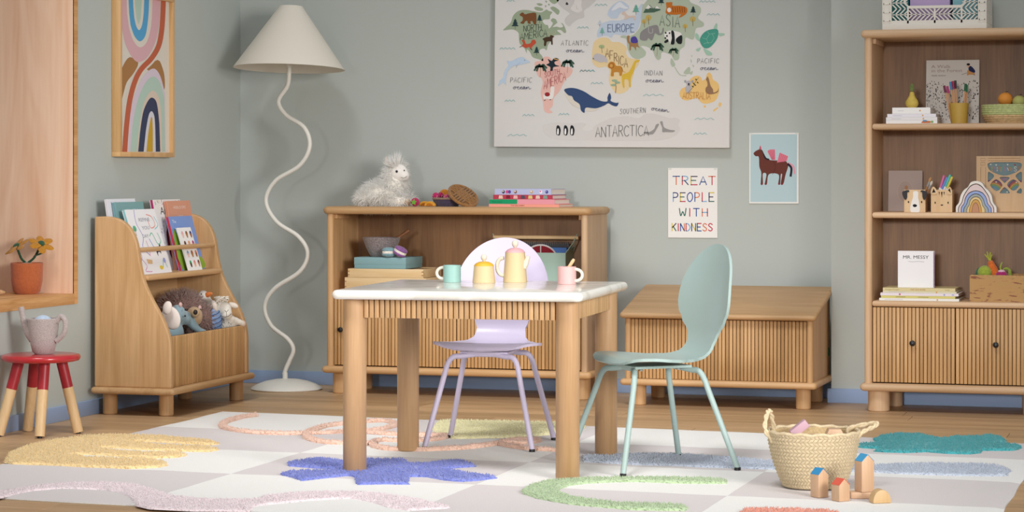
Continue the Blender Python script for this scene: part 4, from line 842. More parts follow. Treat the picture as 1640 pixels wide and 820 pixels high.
# ---- framed arch art on the left wall
fa = thing('framed_art', 'tall wooden framed print of interlocking coloured arches on the left wall', 'framed print', (.015, -.945, .905))
AY0, AY1, AZ0, AZ1, FW, FD = -1.182, -.713, .904, 1.502, .017, .034
frm = wood('#dfb684', '#c79a62', 'z', name='frame', rnd=.04)
for (a, b, c, d) in ((AY0, AY1, AZ0, AZ0 + FW), (AY0, AY1, AZ1 - FW, AZ1), (AY0, AY0 + FW, AZ0 + FW, AZ1 - FW), (AY1 - FW, AY1, AZ0 + FW, AZ1 - FW)):
    box('frame_bar', fa, frm, .001, FD, a, b, c, d, .001)
box('print_sheet', fa, plain('#ddd6c9', .8), .004, .018, AY0 + FW, AY1 - FW, AZ0 + FW, AZ1 - FW, 0)
P_ = Print(lambda u, v: onx(u / 2.733, v / 2.733, .0182), (1, 0, 0))
tt = -32
P_.blob([(530, 440), (528, 330), (540, 285), (568, 250), (605, 275), (585, 320), (555, 360), (540, 410)], '#a97c4e', 1, 3); P_.blob([(640, 300), (690, 262), (712, 300), (721, 345), (719, 392), (700, 350), (680, 320)], '#a97c4e', 1, 3)
P_.poly([(531, tt), (531, 60)] + crom([(534, 120), (548, 190), (578, 250), (606, 272), (645, 250), (680, 185), (695, 110), (702, 30)], 4, False) + [(704, tt)], '#d9aeb4', 2)
P_.poly([(553, tt), (556, 60)] + crom([(564, 120), (582, 175), (610, 207), (640, 188), (658, 130), (665, 60)], 4, False) + [(668, tt)], '#ddd6c9', 3)
P_.poly([(561, tt), (565, 60)] + crom([(571, 110), (588, 158), (612, 181), (635, 158), (646, 100), (651, 40)], 4, False) + [(653, tt)], '#5ba3d0', 4)
P_.poly([(581, tt), (583, 30)] + crom([(587, 75), (595, 112), (608, 132), (621, 110), (628, 60)], 4, False) + [(632, tt)], '#ddd6c9', 5)
P_.poly([(588, tt), (590, 20)] + crom([(597, 80), (606, 106), (615, 80)], 4, False) + [(622, tt)], '#b5cdbf', 6)
P_.poly([(555, 664)] + crom([(560, 560), (582, 440), (620, 345), (668, 300), (700, 330), (722, 410)], 4, False) + [(725, 664)], '#d7c9d6', 2)
P_.poly([(570, 664)] + crom([(578, 560), (598, 455), (630, 372), (668, 335), (700, 362), (719, 430)], 4, False) + [(722, 664)], '#b5cdbf', 3)
P_.poly([(597, 664)] + crom([(608, 560), (625, 465), (648, 412), (672, 397), (696, 430), (706, 500)], 4, False) + [(709, 664)], '#d9c9b8', 4)
P_.poly([(604, 664)] + crom([(612, 580), (625, 495), (645, 445), (665, 427), (686, 452), (697, 540)], 4, False) + [(701, 664)], '#3f4660', 5)
P_.poly([(628, 664)] + crom([(638, 570), (650, 505), (663, 487), (675, 510), (679, 570)], 4, False) + [(681, 664)], '#d5d3da', 6)
P_.poly([(640, 664)] + crom([(648, 585), (658, 522), (665, 516), (668, 570)], 4, False) + [(668, 664)], '#c9a132', 7)
P_.stroke([(717, tt), (714, 60), (708, 140), (694, 210), (660, 265), (615, 310), (585, 365), (562, 450), (550, 550), (544, 664)], 30, '#ddd6c9', 4)
P_.stroke([(715, tt), (712, 60), (706, 140), (692, 205), (660, 258), (618, 302), (590, 355), (567, 440), (553, 550), (545, 664)], 22, '#c0664a', 8)
P_.done('printed_arches', fa)
# ================================================================== small things
X_, Y_, Z_ = Vector((1, 0, 0)), Vector((0, 1, 0)), Vector((0, 0, 1))
def book(label, O, U, V, w, h, t, cover, spine=None, group=None, name='book'):
    """standing or leaning book: O bottom-left corner of its front cover, U to the right, V up"""
    O, U, V = Vector(O), Vector(U).normalized(), Vector(V).normalized(); N = (V.cross(U)).normalized() * 1.0   # points away from the reader
    b = thing(name, label, 'book', O, group=group); ct = .0022
    m = MB()
    def bx(u0, u1, v0, v1, n0, n1, k=0): m.obox(O + U * (u0 + u1) / 2 + V * (v0 + v1) / 2 + N * (n0 + n1) / 2, U * (u1 - u0) / 2, V * (v1 - v0) / 2, N * (n1 - n0) / 2, k)
    bx(0, w, 0, h, 0, ct); bx(0, w, 0, h, t - ct, t); bx(0, ct, 0, h, ct, t - ct, 1)
    build(m, 'cover', [plain(cover, .55), plain(spine or cover, .55)], b, fix=False)
    m = MB(); bx(ct, w - .003, .003, h - .003, ct, t - ct); build(m, 'pages', pages, b, fix=False)
    return b, Print(lambda u, v: O + U * u + V * v - N * .0002, -N, up=True)
def flat_book(label, x0, x1, y0, dep, z0, t, cover, rot=0.0, group=None, pivot=None, spine=None, soft=False):
    b = thing('book', label, 'book', ((x0 + x1) / 2, y0 + dep / 2, z0), R(rot), group=group, local=True)
    w = (x1 - x0) / 2; d = dep / 2; ct = .0018
    m = MB().box(-w, w, -d, d, 0, ct); m.box(-w, w, -d, d, t - ct, t); m.box(-w, w, -d, -d + ct, ct, t - ct, 1)
    build(m, 'cover', [plain(cover, .5), plain(spine or cover, .5)], b, fix=False)
    build(MB().box(-w + .003, w - .003, -d + ct, d - .004, ct, t - ct), 'pages', pages, b, fix=False)
    return b, Print(lambda u, v: Vector((-w + u, -d - .0002, v)), (0, -1, 0), up=True)
def grp(mb, f):
    mb.v = [tuple(f(Vector(p))) for p in mb.v]; return mb
# ---- tea set on the table
TT = .007 + TZ
def mug(label, x, y, col, hside, h=.050, r=.026):
    t = thing('toy_mug', label, 'toy cup', (x, y, TT)); c = (x, y, TT)
    build(MB().lathe([(0, 0), (r - .001, 0), (r, .001), (r, h - .001), (r - .001, h), (r - .004, h), (r - .0045, h - .03), (0, h - .032)], c, 32, cap0=False, cap1=False), 'cup', plain(col, .5), t)
    pts = [(x + hside * (r - .004 + .024 * math.sin(a) ** .8), y - .004, TT + .027 + .017 * math.cos(a)) for a in [math.pi * k / 12 for k in range(13)]]
    build(MB().tube(pts, .0048, 10), 'handle', plain('#d2ccbe', .5), t)
    return t
p = fl(724, 452, TT); mug('mint green wooden toy mug with cream handle', p.x, p.y, '#8cb3aa', -1, .051, .0265)
p = fl(908, 455, TT); pk_ = p.copy(); mug('pale pink wooden toy mug with cream handle', p.x, p.y, '#d3a8a5', 1, .0515, .0275)
sp_ = thing('toy_spoon', 'small wooden spoon handle sticking out of the pink toy mug', 'toy spoon', (p.x, p.y, TT + .02))
build(MB().tube([(p.x - .012, p.y, TT + .022), (p.x + .018, p.y, TT + .068), (p.x + .0215, p.y, TT + .0735)], [.0048, .0052, .0035], 10), 'stick', plain('#d9b48a', .6), sp_)
cream = plain('#cab48a', .6); knobm = plain('#cfc6b2', .7)
p = fl(775, 453, TT); t = thing('toy_sugar_pot', 'cream wooden toy sugar pot with mustard lid', 'toy pot', (p.x, p.y, TT)); c = tuple(p)
build(MB().lathe([(0, 0), (.033, 0), (.034, .0012), (.0295, .050), (0, .050)], c, 36, cap0=False, cap1=False), 'pot', cream, t)
ld = build(MB().lathe([(.0295, .050), (.0292, .0525), (.024, .058), (.014, .0625), (0, .064)], c, 36, cap1=False), 'lid', plain('#cfa32c', .55), t)
build(MB().lathe([(.004, .062), (.0045, .066), (.0075, .069), (.0092, .0745), (.0085, .080), (.005, .084), (0, .085)], c, 20), 'lid_knob', knobm, ld)
p = fl(825, 452, TT); t = thing('toy_teapot', 'tall cream wooden toy teapot with pink lid and white knob', 'toy teapot', (p.x, p.y, TT)); c = tuple(p)
build(MB().lathe([(0, 0), (.035, 0), (.036, .0012), (.0295, .0885), (0, .0885)], c, 36, cap0=False, cap1=False), 'pot', cream, t)
ld = build(MB().lathe([(.0298, .0885), (.029, .091), (.023, .097), (.013, .1015), (0, .103)], c, 36, cap1=False), 'lid', plain('#d09c9e', .55), t)
build(MB().lathe([(.004, .101), (.005, .105), (.008, .108), (.0098, .114), (.009, .120), (.005, .1245), (0, .125)], c, 20), 'lid_knob', knobm, ld)
build(MB().tube([(c[0] - .030 - .022 * math.sin(a) ** .85 - .002 * (1 - k / 14), c[1] - .012, c[2] + .046 + .026 * math.cos(a)) for k, a in enumerate([math.pi * k / 14 for k in range(15)])], .006, 12), 'handle', knobm, t)
build(MB().tube([(c[0] + .026, c[1] - .002, c[2] + .045), (c[0] + .034, c[1] - .002, c[2] + .058), (c[0] + .042, c[1] - .002, c[2] + .078)], [.011, .009, .0055], 12), 'spout', knobm, t)

# ---- on top of the sideboard
ST = .717
lb = ony(617, 331, -.20); lx = lb.x
lm = thing('llama_plush', 'fluffy cream llama soft toy sitting on the sideboard', 'soft toy', (lx, -.20, ST))
cr = plain('#fbf5ea', .95, sheen=.4)
body = remesh([((lx - .005, -.20, ST + .045), (.078, .06, .045)), ((lx - .055, -.20, ST + .030), (.055, .05, .030)), ((lx + .035, -.20, ST + .075), (.042, .042, .065)), ((lx + .045, -.20, ST + .13), (.034, .034, .040)), ((lx + .06, -.235, ST + .02), (.045, .018, .018)), ((lx + .06, -.165, ST + .02), (.045, .018, .018))], 'body', .006)
bo = mobj('body', body, cr, lm)
face = remesh([((lx + .060, -.213, ST + .130), (.036, .030, .033), (0, 0, 0)), ((lx + .082, -.216, ST + .118), (.022, .022, .020))], 'face', .004)
fo_ = mobj('face', face, plain('#f1ece5', .9, sheen=.3), lm)
build(MB().ball((lx + .062, -.2435, ST + .134), (.005, .003, .005), 14, 10), 'eye', black_m, fo_); build(MB().ball((lx + .089, -.2325, ST + .138), (.0025, .002, .003), 12, 8), 'eye', black_m, fo_)
build(MB().tube([(lx + .077, -.2385, ST + .1115), (lx + .086, -.2385, ST + .1085), (lx + .094, -.236, ST + .1095), (lx + .0985, -.230, ST + .116)], .0007, 6), 'mouth', black_m, fo_)
for dy in (-.02, .018):
    e = MB().lathe([(.0, 0), (.011, .004), (.010, .014), (.005, .028), (0, .036)], (0, 0, 0), 12, sy=.5)
    grp(e, lambda q: Matrix.Rotation(R(-14), 3, 'Y') @ q + Vector((lx + .018, -.2 + dy, ST + .158))); build(e, 'ear', plain('#eadccf', .9), lm)
build(MB().ball((lx + .098, -.232, ST + .016), (.018, .014, .014)), 'foot', plain('#c9b49c', .9), lm)
fur('fur', lm, body, '#fffdf8', 4600, .038, .0009, None, .7, lambda q: not (q.x > lx + .045 and q.z > ST + .10 and q.y < -.2), 4, .5)
fur('topknot', lm, face, '#fffdf8', 420, .052, .0011, None, -.5, lambda q: q.z > ST + .148 and q.x < lx + .062, 5, .45)

def on_side(px, py, y=-.25): q = ony(px, py, y); return q
q = on_side(665, 325, -.26); t = thing('felt_berry', 'magenta felt berry with green star leaf on the sideboard', 'felt fruit', (q.x, -.26, ST))
build(MB().ball((q.x, -.26, ST + .0165), .0165, 20, 14), 'berry', felt('#b3275e'), t)
sl = MB(); pts = []
for k in range(10):
    a = math.pi * k / 5 + .2; r_ = .0125 if k % 2 == 0 else .006; pts.append((q.x + .0 + r_ * math.cos(a), ST + .0165 + r_ * math.sin(a)))
build(sl.prism(pts, 'y', -.2785, -.275), 'leaf', felt('#6fae3c'), t)
for (px, lab, yy) in ((680, 'ochre felt fruit wedge leaning behind the front wedge', -.235), (689, 'orange ochre felt fruit wedge in front beside the felt pie', -.265)):
    q = on_side(px, 325, yy); t = thing('felt_fruit_wedge', lab, 'felt fruit', (q.x, yy, ST))
    arc = [(q.x + .0225 * math.cos(R(a)), ST + .001 + .019 * math.sin(R(a))) for a in range(0, 181, 12)]
    build(MB().prism(arc, 'y', yy - .008, yy + .010), 'rind', felt('#d2952f'), t, bevel=.003, seg=3)
    build(MB().prism([(q.x + (a - q.x) * .6, ST + .002 + (b - ST) * .55) for a, b in arc], 'y', yy - .0095, yy - .0075), 'flesh', felt('#b26a1f'), t)
q = on_side(716, 325, -.22); px0 = q.x
t = thing('felt_pie_dish', 'dark plum felt pie dish with berries inside on the sideboard', 'felt pie', (px0, -.22, ST))
build(MB().lathe([(0, 0), (.042, 0), (.050, .012), (.056, .030), (.053, .031), (.046, .014), (0, .010)], (px0, -.22, ST), 36, cap0=False, cap1=False), 'dish', felt('#4a4258'), t)
build(MB().tube([(px0 + .054 * math.cos(a), -.22 + .054 * math.sin(a), ST + .030) for a in [2 * math.pi * k / 36 for k in range(36)]], .004, 8, closed=True), 'rim', felt('#8a7260'), t)
for (px, py, yy, r_, col, lab) in ((698, 314, -.235, .014, '#b3275e', 'magenta felt berry heaped at the left in the pie dish'), (706, 313, -.205, .013, '#a82256', 'magenta felt berry at the back of the pie dish'), (715, 316, -.24, .012, '#c04a70', 'pink green felt berry in the middle of the pie dish')):
    q = on_side(px, py, yy); b = thing('felt_berry', lab, 'felt fruit', (q.x, yy, ST + .012)); build(MB().ball((q.x, yy, max(q.z, ST + .03)), r_, 18, 12), 'berry', felt(col), b)
    for k in range(5): build(MB().ball((q.x + r_ * .6 * math.cos(k * 1.4), yy - r_ * .72, max(q.z, ST + .03) + r_ * .5 * math.sin(k * 1.4)), .0016, 8, 6), 'seed', plain('#f1e6e2', .9), b)
t = thing('felt_fruit_wedge', 'orange felt slice tucked under the woven pie lid', 'felt fruit', (px0, -.2, ST + .03)); q = on_side(712, 310, -.20)
build(MB().ball((q.x, -.20, ST + .045), (.022, .010, .021), 18, 12), 'slice', felt('#c9812f'), t)
t = thing('woven_pie_crust', 'round brown woven felt pie crust lid leaning on the dish', 'felt pie', (px0 + .06, -.23, ST))
a_, b_p = on_side(724, 304, -.23), on_side(757, 329, -.23); axis = (b_p - a_); cen = (a_ + b_p) / 2; dirv = axis.normalized(); nv = Vector((dirv.z, 0, -dirv.x)); nv = nv if nv.z > 0 else -nv
rad = axis.length / 2 + .012
ez = (nv + Vector((0, -.42, 0))).normalized(); ex = (dirv - ez * dirv.dot(ez)).normalized(); ey = ez.cross(ex)
cen = cen + Vector((.002, 0, .004))
def lidp(q): return cen + ex * q.x + ey * q.y + ez * q.z
l_ = MB().lathe([(0, -.004), (rad - .006, -.004), (rad, 0), (rad - .006, .004), (0, .006)], (0, 0, 0), 32, cap0=False, cap1=False); crust = build(grp(l_, lidp), 'crust', felt('#8a6238'), t)
build(grp(MB().tube([((rad - .005) * math.cos(a), (rad - .005) * math.sin(a), .004) for a in [2 * math.pi * k / 40 for k in range(40)]], .006, 8, closed=True), lidp), 'rim', felt('#94693c'), t)
for k in (-2, -1, 0, 1, 2):
    hl = math.sqrt(max(.0001, (rad - .008) ** 2 - (k * .011) ** 2))
    for ax in (0, 1):
        st_ = MB().tube([((-hl + 2 * hl * j / 8), k * .011, .007 + (.002 if (j + k + ax) % 2 else 0)) for j in range(9)] if ax == 0 else [(k * .011, (-hl + 2 * hl * j / 8), .007 + (.002 if (j + k + ax) % 2 else 0)) for j in range(9)], .0042, 7)
        build(grp(st_, lidp), 'lattice_strip', felt('#8f6539'), t)
# stack of four books
def px_x(px, y): return ony(px, 330, y).x
zz = ST
for (a, b, tk, cov, spn, lab, yy) in ((784, 901, .0105, '#ef9f8c', None, 'thin coral book at the bottom of the sideboard stack', -.30), (785, 895, .0180, '#e89aa8', None, 'pink book with green spine end in the sideboard stack', -.295), (791, 889, .0165, '#b5354e', None, 'crimson patterned book second from top of the sideboard stack', -.29), (794, 888, .0225, '#b9bfe0', None, 'lilac blue book with small characters on top of the sideboard stack', -.285)):
    bk_, pr_ = flat_book(lab, px_x(a, yy), px_x(b, yy), yy, .15, zz, tk, cov, -8.0 + (zz * 977 % 3), 'books stacked on the sideboard')
    w_ = px_x(b, yy) - px_x(a, yy)
    if cov == '#e89aa8': pr_.poly([(0, .0005), (w_ * .43, .0005), (w_ * .43, tk - .0005), (0, tk - .0005)], '#1f9a68', 1); pr_.type('Once there', .012, .006, .005, '#124a38', 2, 1.2)
    if cov == '#b9bfe0':
        for k, (u, c1, c2) in enumerate(((.035, '#3a3550', '#d9d2c0'), (.052, '#d2508a', '#d2508a'), (.063, '#5b4ea0', '#5b4ea0'), (.090, '#8a5a3a', '#efe6d8'), (.163, '#c7a26b', '#efe6d8'), (.205, '#f1eef4', '#d2508a'), (.232, '#4b4a8a', '#8a86c0'))): pr_.disc((u * .9 + .004, .011), .006, .0065, c1, 1); pr_.disc((u * .9 + .0025, .013), .003, .003, c2, 2)
    if cov == '#b5354e':
        for k in range(7): pr_.poly([(.022 + k * .03, .002), (.040 + k * .03, .002), (.038 + k * .03, .0145), (.024 + k * .03, .0145)], ('#e3c6b4', '#7d2436', '#e8b7b2', '#54505e', '#d8c77f', '#e3c6b4', '#7fa08f')[k], 1)
    if cov == '#ef9f8c': pr_.type('THE BIG FARM', .09, .003, .005, '#7a2a30', 1, 1.2)
    pr_.done('spine_print', bk_); zz += tk + .0003

# ---- inside the sideboard
SI = .395
def ysx(px, y): return ony(px, 440, y).x
cy0 = -.335
def open_crate(label, px0, px1, z0, h, dep):
    x0, x1 = ysx(px0, cy0), ysx(px1, cy0); t = thing('wooden_tray', label, 'tray', ((x0 + x1) / 2, cy0 + dep / 2, z0), group=None)
    box('front_side', t, beech, x0, x1, cy0, cy0 + .008, z0, z0 + h, .001); box('back_side', t, beech, x0, x1, cy0 + dep - .008, cy0 + dep, z0, z0 + h, .001)
    box('end_side', t, beech, x0, x0 + .008, cy0 + .008, cy0 + dep - .008, z0, z0 + h, .001); box('end_side', t, beech, x1 - .008, x1, cy0 + .008, cy0 + dep - .008, z0, z0 + h, .001)
    box('bottom', t, beech, x0 + .008, x1 - .008, cy0 + .008, cy0 + dep - .008, z0, z0 + .004, 0); box('sliding_lid', t, beech_z, x0 + .008, x1 - .008, cy0 + .008, cy0 + dep - .008, z0 + h - .007, z0 + h - .003, 0)
    for sx in (x0, x1 - .007):
        for k in (.3, .7): box('finger_joint', t, plain('#a97f4d', .6), sx, sx + .007, cy0 - .0006, cy0 + .001, z0 + h * k - .002, z0 + h * k + .002, 0)
open_crate('wide lower pale wooden tray at the bottom of the stack in the sideboard', 552, 683, SI, .0500, .24)
open_crate('pale wooden tray in the sideboard right under the blue box', 557, 678, SI + .0504, .0335, .22)
bz = SI + .0843; x0, x1 = ysx(567, -.33), ysx(650, -.33)
t = thing('blue_box', 'flat dusty blue box on the wooden trays in the sideboard', 'box', ((x0 + x1) / 2, -.24, bz))
box('base', t, plain('#7fa6ab', .7), x0 + .001, x1 - .001, -.329, -.131, bz, bz + .02, .001); box('lid', t, plain('#86abb0', .7), x0, x1, -.33, -.13, bz + .015, bz + .043, .0015)
bz2 = bz + .0435; q = ony(611, 400, -.24)
t = thing('felt_bowl', 'speckled grey felt bowl on the blue box', 'bowl', (q.x, -.24, bz2))
build(MB().lathe([(0, 0), (.038, 0), (.046, .008), (.062, .040), (.073, .073), (.070, .074), (.058, .042), (.042, .012), (0, .008)], (q.x, -.24, bz2), 40, cap0=False, cap1=False), 'bowl', felt('#8f8483', .35, 420), t)
t = thing('wooden_spoon', 'reddish wooden spoon resting in the grey felt bowl', 'spoon', (q.x, -.24, bz2 + .02)); s0, s1 = ony(622, 391, -.235), ony(655, 369, -.20)
build(MB().tube([s0 + (s0 - s1) * .6, s0, s0.lerp(s1, .6), s1], [.004, .004, .006, .0075], 10), 'handle', wood('#a9764f', '#7d4e32', 'x', name='spoon'), t)
for (px, rz, cs_, lab, yy) in ((622.5, 0, ('#7fa3ae', '#efe9df'), 'blue felt macaron on the blue box', -.315), (641, 28, ('#8d5f9c', '#efe9df'), 'purple felt macaron tipped against the blue one', -.318)):
    q = ony(px, 407, yy); t = thing('felt_macaron', lab, 'felt macaron', (q.x, yy, bz2)); o_ = Vector((q.x, yy, bz2 + (.0195 if rz == 0 else .0225))); rm = Matrix.Rotation(R(rz), 3, 'Y')
    f_ = lambda p_: rm @ p_ + o_
    for sg_ in (1, -1): build(grp(MB().ball((0, 0, sg_ * .0085), (.0265, .0265, .011), 24, 12), f_), 'shell', felt(cs_[0]), t)
    build(grp(MB().lathe([(.0245, -.005), (.0258, 0), (.0245, .005)], (0, 0, 0), 24), f_), 'filling', felt(cs_[1]), t)
# mint desk caddy with dowel handle
cx0, cx1 = ony(795, 430, -.20).x, ony(906, 430, -.20).x
t = thing('desk_caddy', 'mint metal desk caddy with wooden dowel handle in the sideboard', 'caddy', ((cx0 + cx1) / 2, -.15, SI)); mint = plain('#a5c4b8', .45)
tp = ony(900, 405, -.20).z
cd = MB(); th_ = .003
cd.box(cx0, cx1, -.203, -.20, SI, tp); cd.box(cx0, cx1, -.085, -.082, SI, tp + .02); cd.box(cx0, cx1, -.20, -.085, SI, SI + .003)
cd.prism([(-.20, SI), (-.085, SI), (-.085, tp + .02), (-.20, tp)], 'x', cx0, cx0 + th_); cd.prism([(-.20, SI), (-.085, SI), (-.085, tp + .02), (-.20, tp)], 'x', cx1 - th_, cx1)
build(cd, 'tray', mint, t)
dz = ony(850, 380, -.145).z
build(MB().cyl((cx0 - .028, -.145, dz), (cx1 + .036, -.145, dz), .0075, n=16), 'dowel', beech, t)
for x_, sg_ in ((cx0, -1), (cx1, 1)):
    build(MB().tube([(x_, -.20, tp), (x_ + sg_ * .018, -.160, dz - .02), (x_ + sg_ * .030, -.145, dz + .012)], .0022, 8), 'wire', mint, t)
    build(MB().tube([(x_, -.085, tp), (x_ + sg_ * .018, -.125, dz - .02), (x_ + sg_ * .030, -.145, dz + .012)], .0022, 8), 'wire', mint, t)
t = thing('spiral_notebook', 'dark spiral bound notebook standing in the mint caddy', 'notebook', ((cx0 + cx1) / 2, -.12, SI + .003)); nz = ony(850, 388, -.12).z
box('cover', t, plain('#3b3a40', .6), cx0 + .008, cx1 - .006, -.125, -.113, SI + .004, nz - .004, .001)
n_ = 34
for k in range(n_):
    xx = cx0 + .012 + (cx1 - cx0 - .024) * k / (n_ - 1)
    if k == 0: rme = MB().tube([(0, -.119 + .0085 * math.cos(a), nz - .006 + .0085 * math.sin(a)) for a in [2 * math.pi * j / 10 for j in range(10)]], .0011, 5, closed=True).mesh('coil')
    mobj('coil', rme, plain('#8d8f92', .35), t, (xx, 0, 0))
t = thing('picture_book', 'blue and red picture book standing in the mint caddy', 'book', ((cx0 + cx1) / 2, -.155, SI + .003)); bzt = ony(850, 396, -.16).z
box('cover', t, plain('#2f6fc0', .5), cx0 + .02, cx1 - .006, -.166, -.156, SI + .004, bzt, .001)
cc = ony(866, 412, -.166); P_ = Print(lambda u, v: Vector((cc.x + u, -.1662, cc.z + v)), (0, -1, 0), up=True)
P_.poly([(.068 * math.cos(R(a)), -.01 + .060 * math.sin(R(a))) for a in range(0, 181, 9)], '#d8d4d2', 1); P_.poly([(.062 * math.cos(R(a)), -.01 + .054 * math.sin(R(a))) for a in range(0, 181, 9)], '#8e2330', 2); P_.poly([(-.002, -.01), (.002, -.01), (.002, .045), (-.002, .045)], '#d8d4d2', 3); P_.done('cover_print', t)

# ---- books on the rack
RS = .4902
rack_books = [
 # top-left px, top-right px, x at top, x at bottom, thickness, cover, spine, label
 ((171, 319), (216, 319), .060, .100, .010, '#e8e6ec', '#d5d3da', 'white book with purple scribbles at the back left of the rack', 'scrib'),
 ((184, 324), (229, 323), .078, .118, .012, '#7fa9a9', '#6d97a0', 'dusty teal hardback book behind the doodle book on the rack', 'teal'),
 ((200, 336), (247, 335), .115, .185, .012, '#f0eef0', '#8cc9cf', 'white doodle covered picture book at the front left of the rack', 'doodle'),
 ((245, 320), (288, 321), .066, .112, .014, '#efeae6', '#b52a6a', 'black and white patterned book titled Art on the rack', 'art'),
 ((267, 322), (304, 321), .086, .128, .012, '#d99a7e', '#c88468', 'terracotta hardback book at the back right of the rack', 'terra'),
 ((270, 347), (307, 346), .118, .172, .014, '#7f9bd6', '#cc3a4c', 'blue and green picture book with red spine on the rack', 'blue'),
 ((284, 365), (305, 364), .150, .198, .006, '#f2f0ee', '#dcd9d6', 'small white card book of little figures at the front right of the rack', 'cards')]
for (tl, tr_, xt, xb, tk, cov, spn, lab, kind) in rack_books:
    a, b = onx(tl[0], tl[1], xt), onx(tr_[0], tr_[1], xt); V = Vector((xt - xb, 0, a.z - RS)); w_, h_ = b.y - a.y, V.length
    O = Vector((xb, a.y, RS)); bkk, pr_ = book(lab, O, Y_, V, w_, h_, tk, cov, spn, 'picture books on the rack')
    if kind == 'scrib':
        rs_ = random.Random(2)
        for k in range(6): pr_.stroke([(rs_.uniform(.02, w_ - .02), h_ - rs_.uniform(.01, .09)) for _ in range(4)], .002, '#b3a6d0', 1)
    if kind == 'teal': pr_.type('HAPPY', .05, h_ - .035, .010, '#c9dfdd', 1, 1.6); pr_.type('LITTLE', .12, h_ - .035, .010, '#c9dfdd', 1, 1.4)
    if kind == 'doodle':
        pr_.type('REFINE', .085, h_ - .045, .013, '#8d909c', 2, 1.6); pr_.type('YOU', .095, h_ - .075, .013, '#8d909c', 2, 1.6); pr_.type('DAY', .08, h_ - .105, .013, '#8d909c', 2, 1.4)
        for pts, c_ in (([(.07, h_ - .003), (.06, h_ - .05), (.085, h_ - .10), (.06, h_ - .14), (.10, h_ - .17)], '#9a8fd0'), ([(.16, h_ - .02), (.20, h_ - .03), (.21, h_ - .06), (.17, h_ - .07), (.16, h_ - .04)], '#e2927c'), ([(.22, h_ - .03), (.235, h_ - .06), (.20, h_ - .075)], '#86c8cf'), ([(.14, h_ - .10), (.165, h_ - .09), (.19, h_ - .13), (.22, h_ - .12), (.21, h_ - .09)], '#5fb890'), ([(.13, h_ - .11), (.15, h_ - .14), (.18, h_ - .16)], '#6c8fd6'), ([(.02, .06), (.05, .03), (.03, .012), (.08, .008)], '#d49ac0'), ([(.18, .02), (.20, .05), (.215, .02)], '#72bfa8'), ([(.015, .09), (.03, .07), (.02, .05)], '#b79ad8')): pr_.stroke(pts, .0035, c_, 1)
        pr_.disc((.035, h_ - .07), .014, .011, '#68b48d', 2); pr_.stroke([(.035, h_ - .07), (.036, h_ - .095)], .003, '#9c7d5b', 2, False); pr_.blob([(.16, .085), (.18, .09), (.20, .105), (.205, .10), (.195, .085), (.195, .07), (.185, .078), (.17, .075), (.165, .062)], '#2e2f36', 3)
        pr_.poly([(.06, .055), (.105, .05), (.10, .035), (.065, .037)], '#d9b58a', 2); pr_.disc((.165, .02), .014, .008, '#e5c53f', 2); pr_.disc((.205, .045), .010, .010, '#a2a8d8', 2); pr_.stroke([(.10, .12), (.105, .09), (.10, .065)], .004, '#d8a0bd', 2)
    if kind == 'art':
        rs_ = random.Random(5)
        for k in range(90): u, v = rs_.uniform(.012, w_ - .01), rs_.uniform(.03, h_ - .006); pr_.stroke([(u, v), (u + rs_.uniform(-.008, .008), v + rs_.uniform(.003, .011))], .0022, rs_.choice(['#2b2a2e', '#2b2a2e', '#a8324a', '#d7b34a', '#6c4a86']), 1, False)
        pr_.poly([(.035, h_ - .065), (.10, h_ - .065), (.10, h_ - .02), (.035, h_ - .02)], '#efeae6', 2); pr_.type('Art', .045, h_ - .055, .028, '#1e1d20', 3, 1.3); pr_.blob([(.07, h_ - .12), (.12, h_ - .10), (.17, h_ - .14), (.17, .05), (.12, .02), (.07, .06)], '#7d1f33', 2)
    if kind == 'terra': pr_.type('HEIRLOOMS', w_ / 2, h_ - .03, .011, '#efd9cb', 1, 1.3, 'CENTER'); pr_.type('GARDEN', w_ / 2, h_ - .06, .006, '#efd9cb', 1, 1.3, 'CENTER')
    if kind == 'blue':
        pr_.blob([(.004, .004), (w_ - .003, .004), (w_ - .003, .04), (w_ * .7, .06), (w_ * .4, .09), (w_ * .15, .14), (.006, .15)], '#8fae3f', 1, 3); pr_.type('The', .02, h_ - .025, .012, '#f0eef4', 2, 1.2); pr_.type('BEANSTALK', .03, h_ - .06, .017, '#f0eef4', 2, 1.05)
        pr_.disc((.07, .04), .022, .018, '#efeee6', 2)
        for k in range(8): pr_.stroke([(.02 + .012 * k, .10 - .006 * k), (.03 + .012 * k, .07 - .006 * k)], .003, '#5f7f2f', 2, False)
    if kind == 'cards':
        hair = ['#e3a9b0', '#8a5a34', '#3c3c78', '#6a4632', '#e0986a', '#b03a70', '#6fa8cf', '#a85a36', '#d98a68', '#3f9a6a', '#d98a90', '#6a4632']; skin = ['#eec3b8', '#b98254', '#a86c48', '#5e3c2c', '#e8b184', '#c98a74']
        for k in range(12):
            u, v = .030 + (k % 3) * (w_ - .045) / 2, h_ - .028 - (k // 3) * .037; pr_.disc((u, v + .004), .009, .011, hair[k], 1); pr_.disc((u, v - .003), .007, .009, skin[k % 6], 2)
    cp_ = pr_.done('cover_print', bkk)
    if kind in ('doodle', 'cards', 'art', 'blue'): cp_['kind'] = 'stuff'

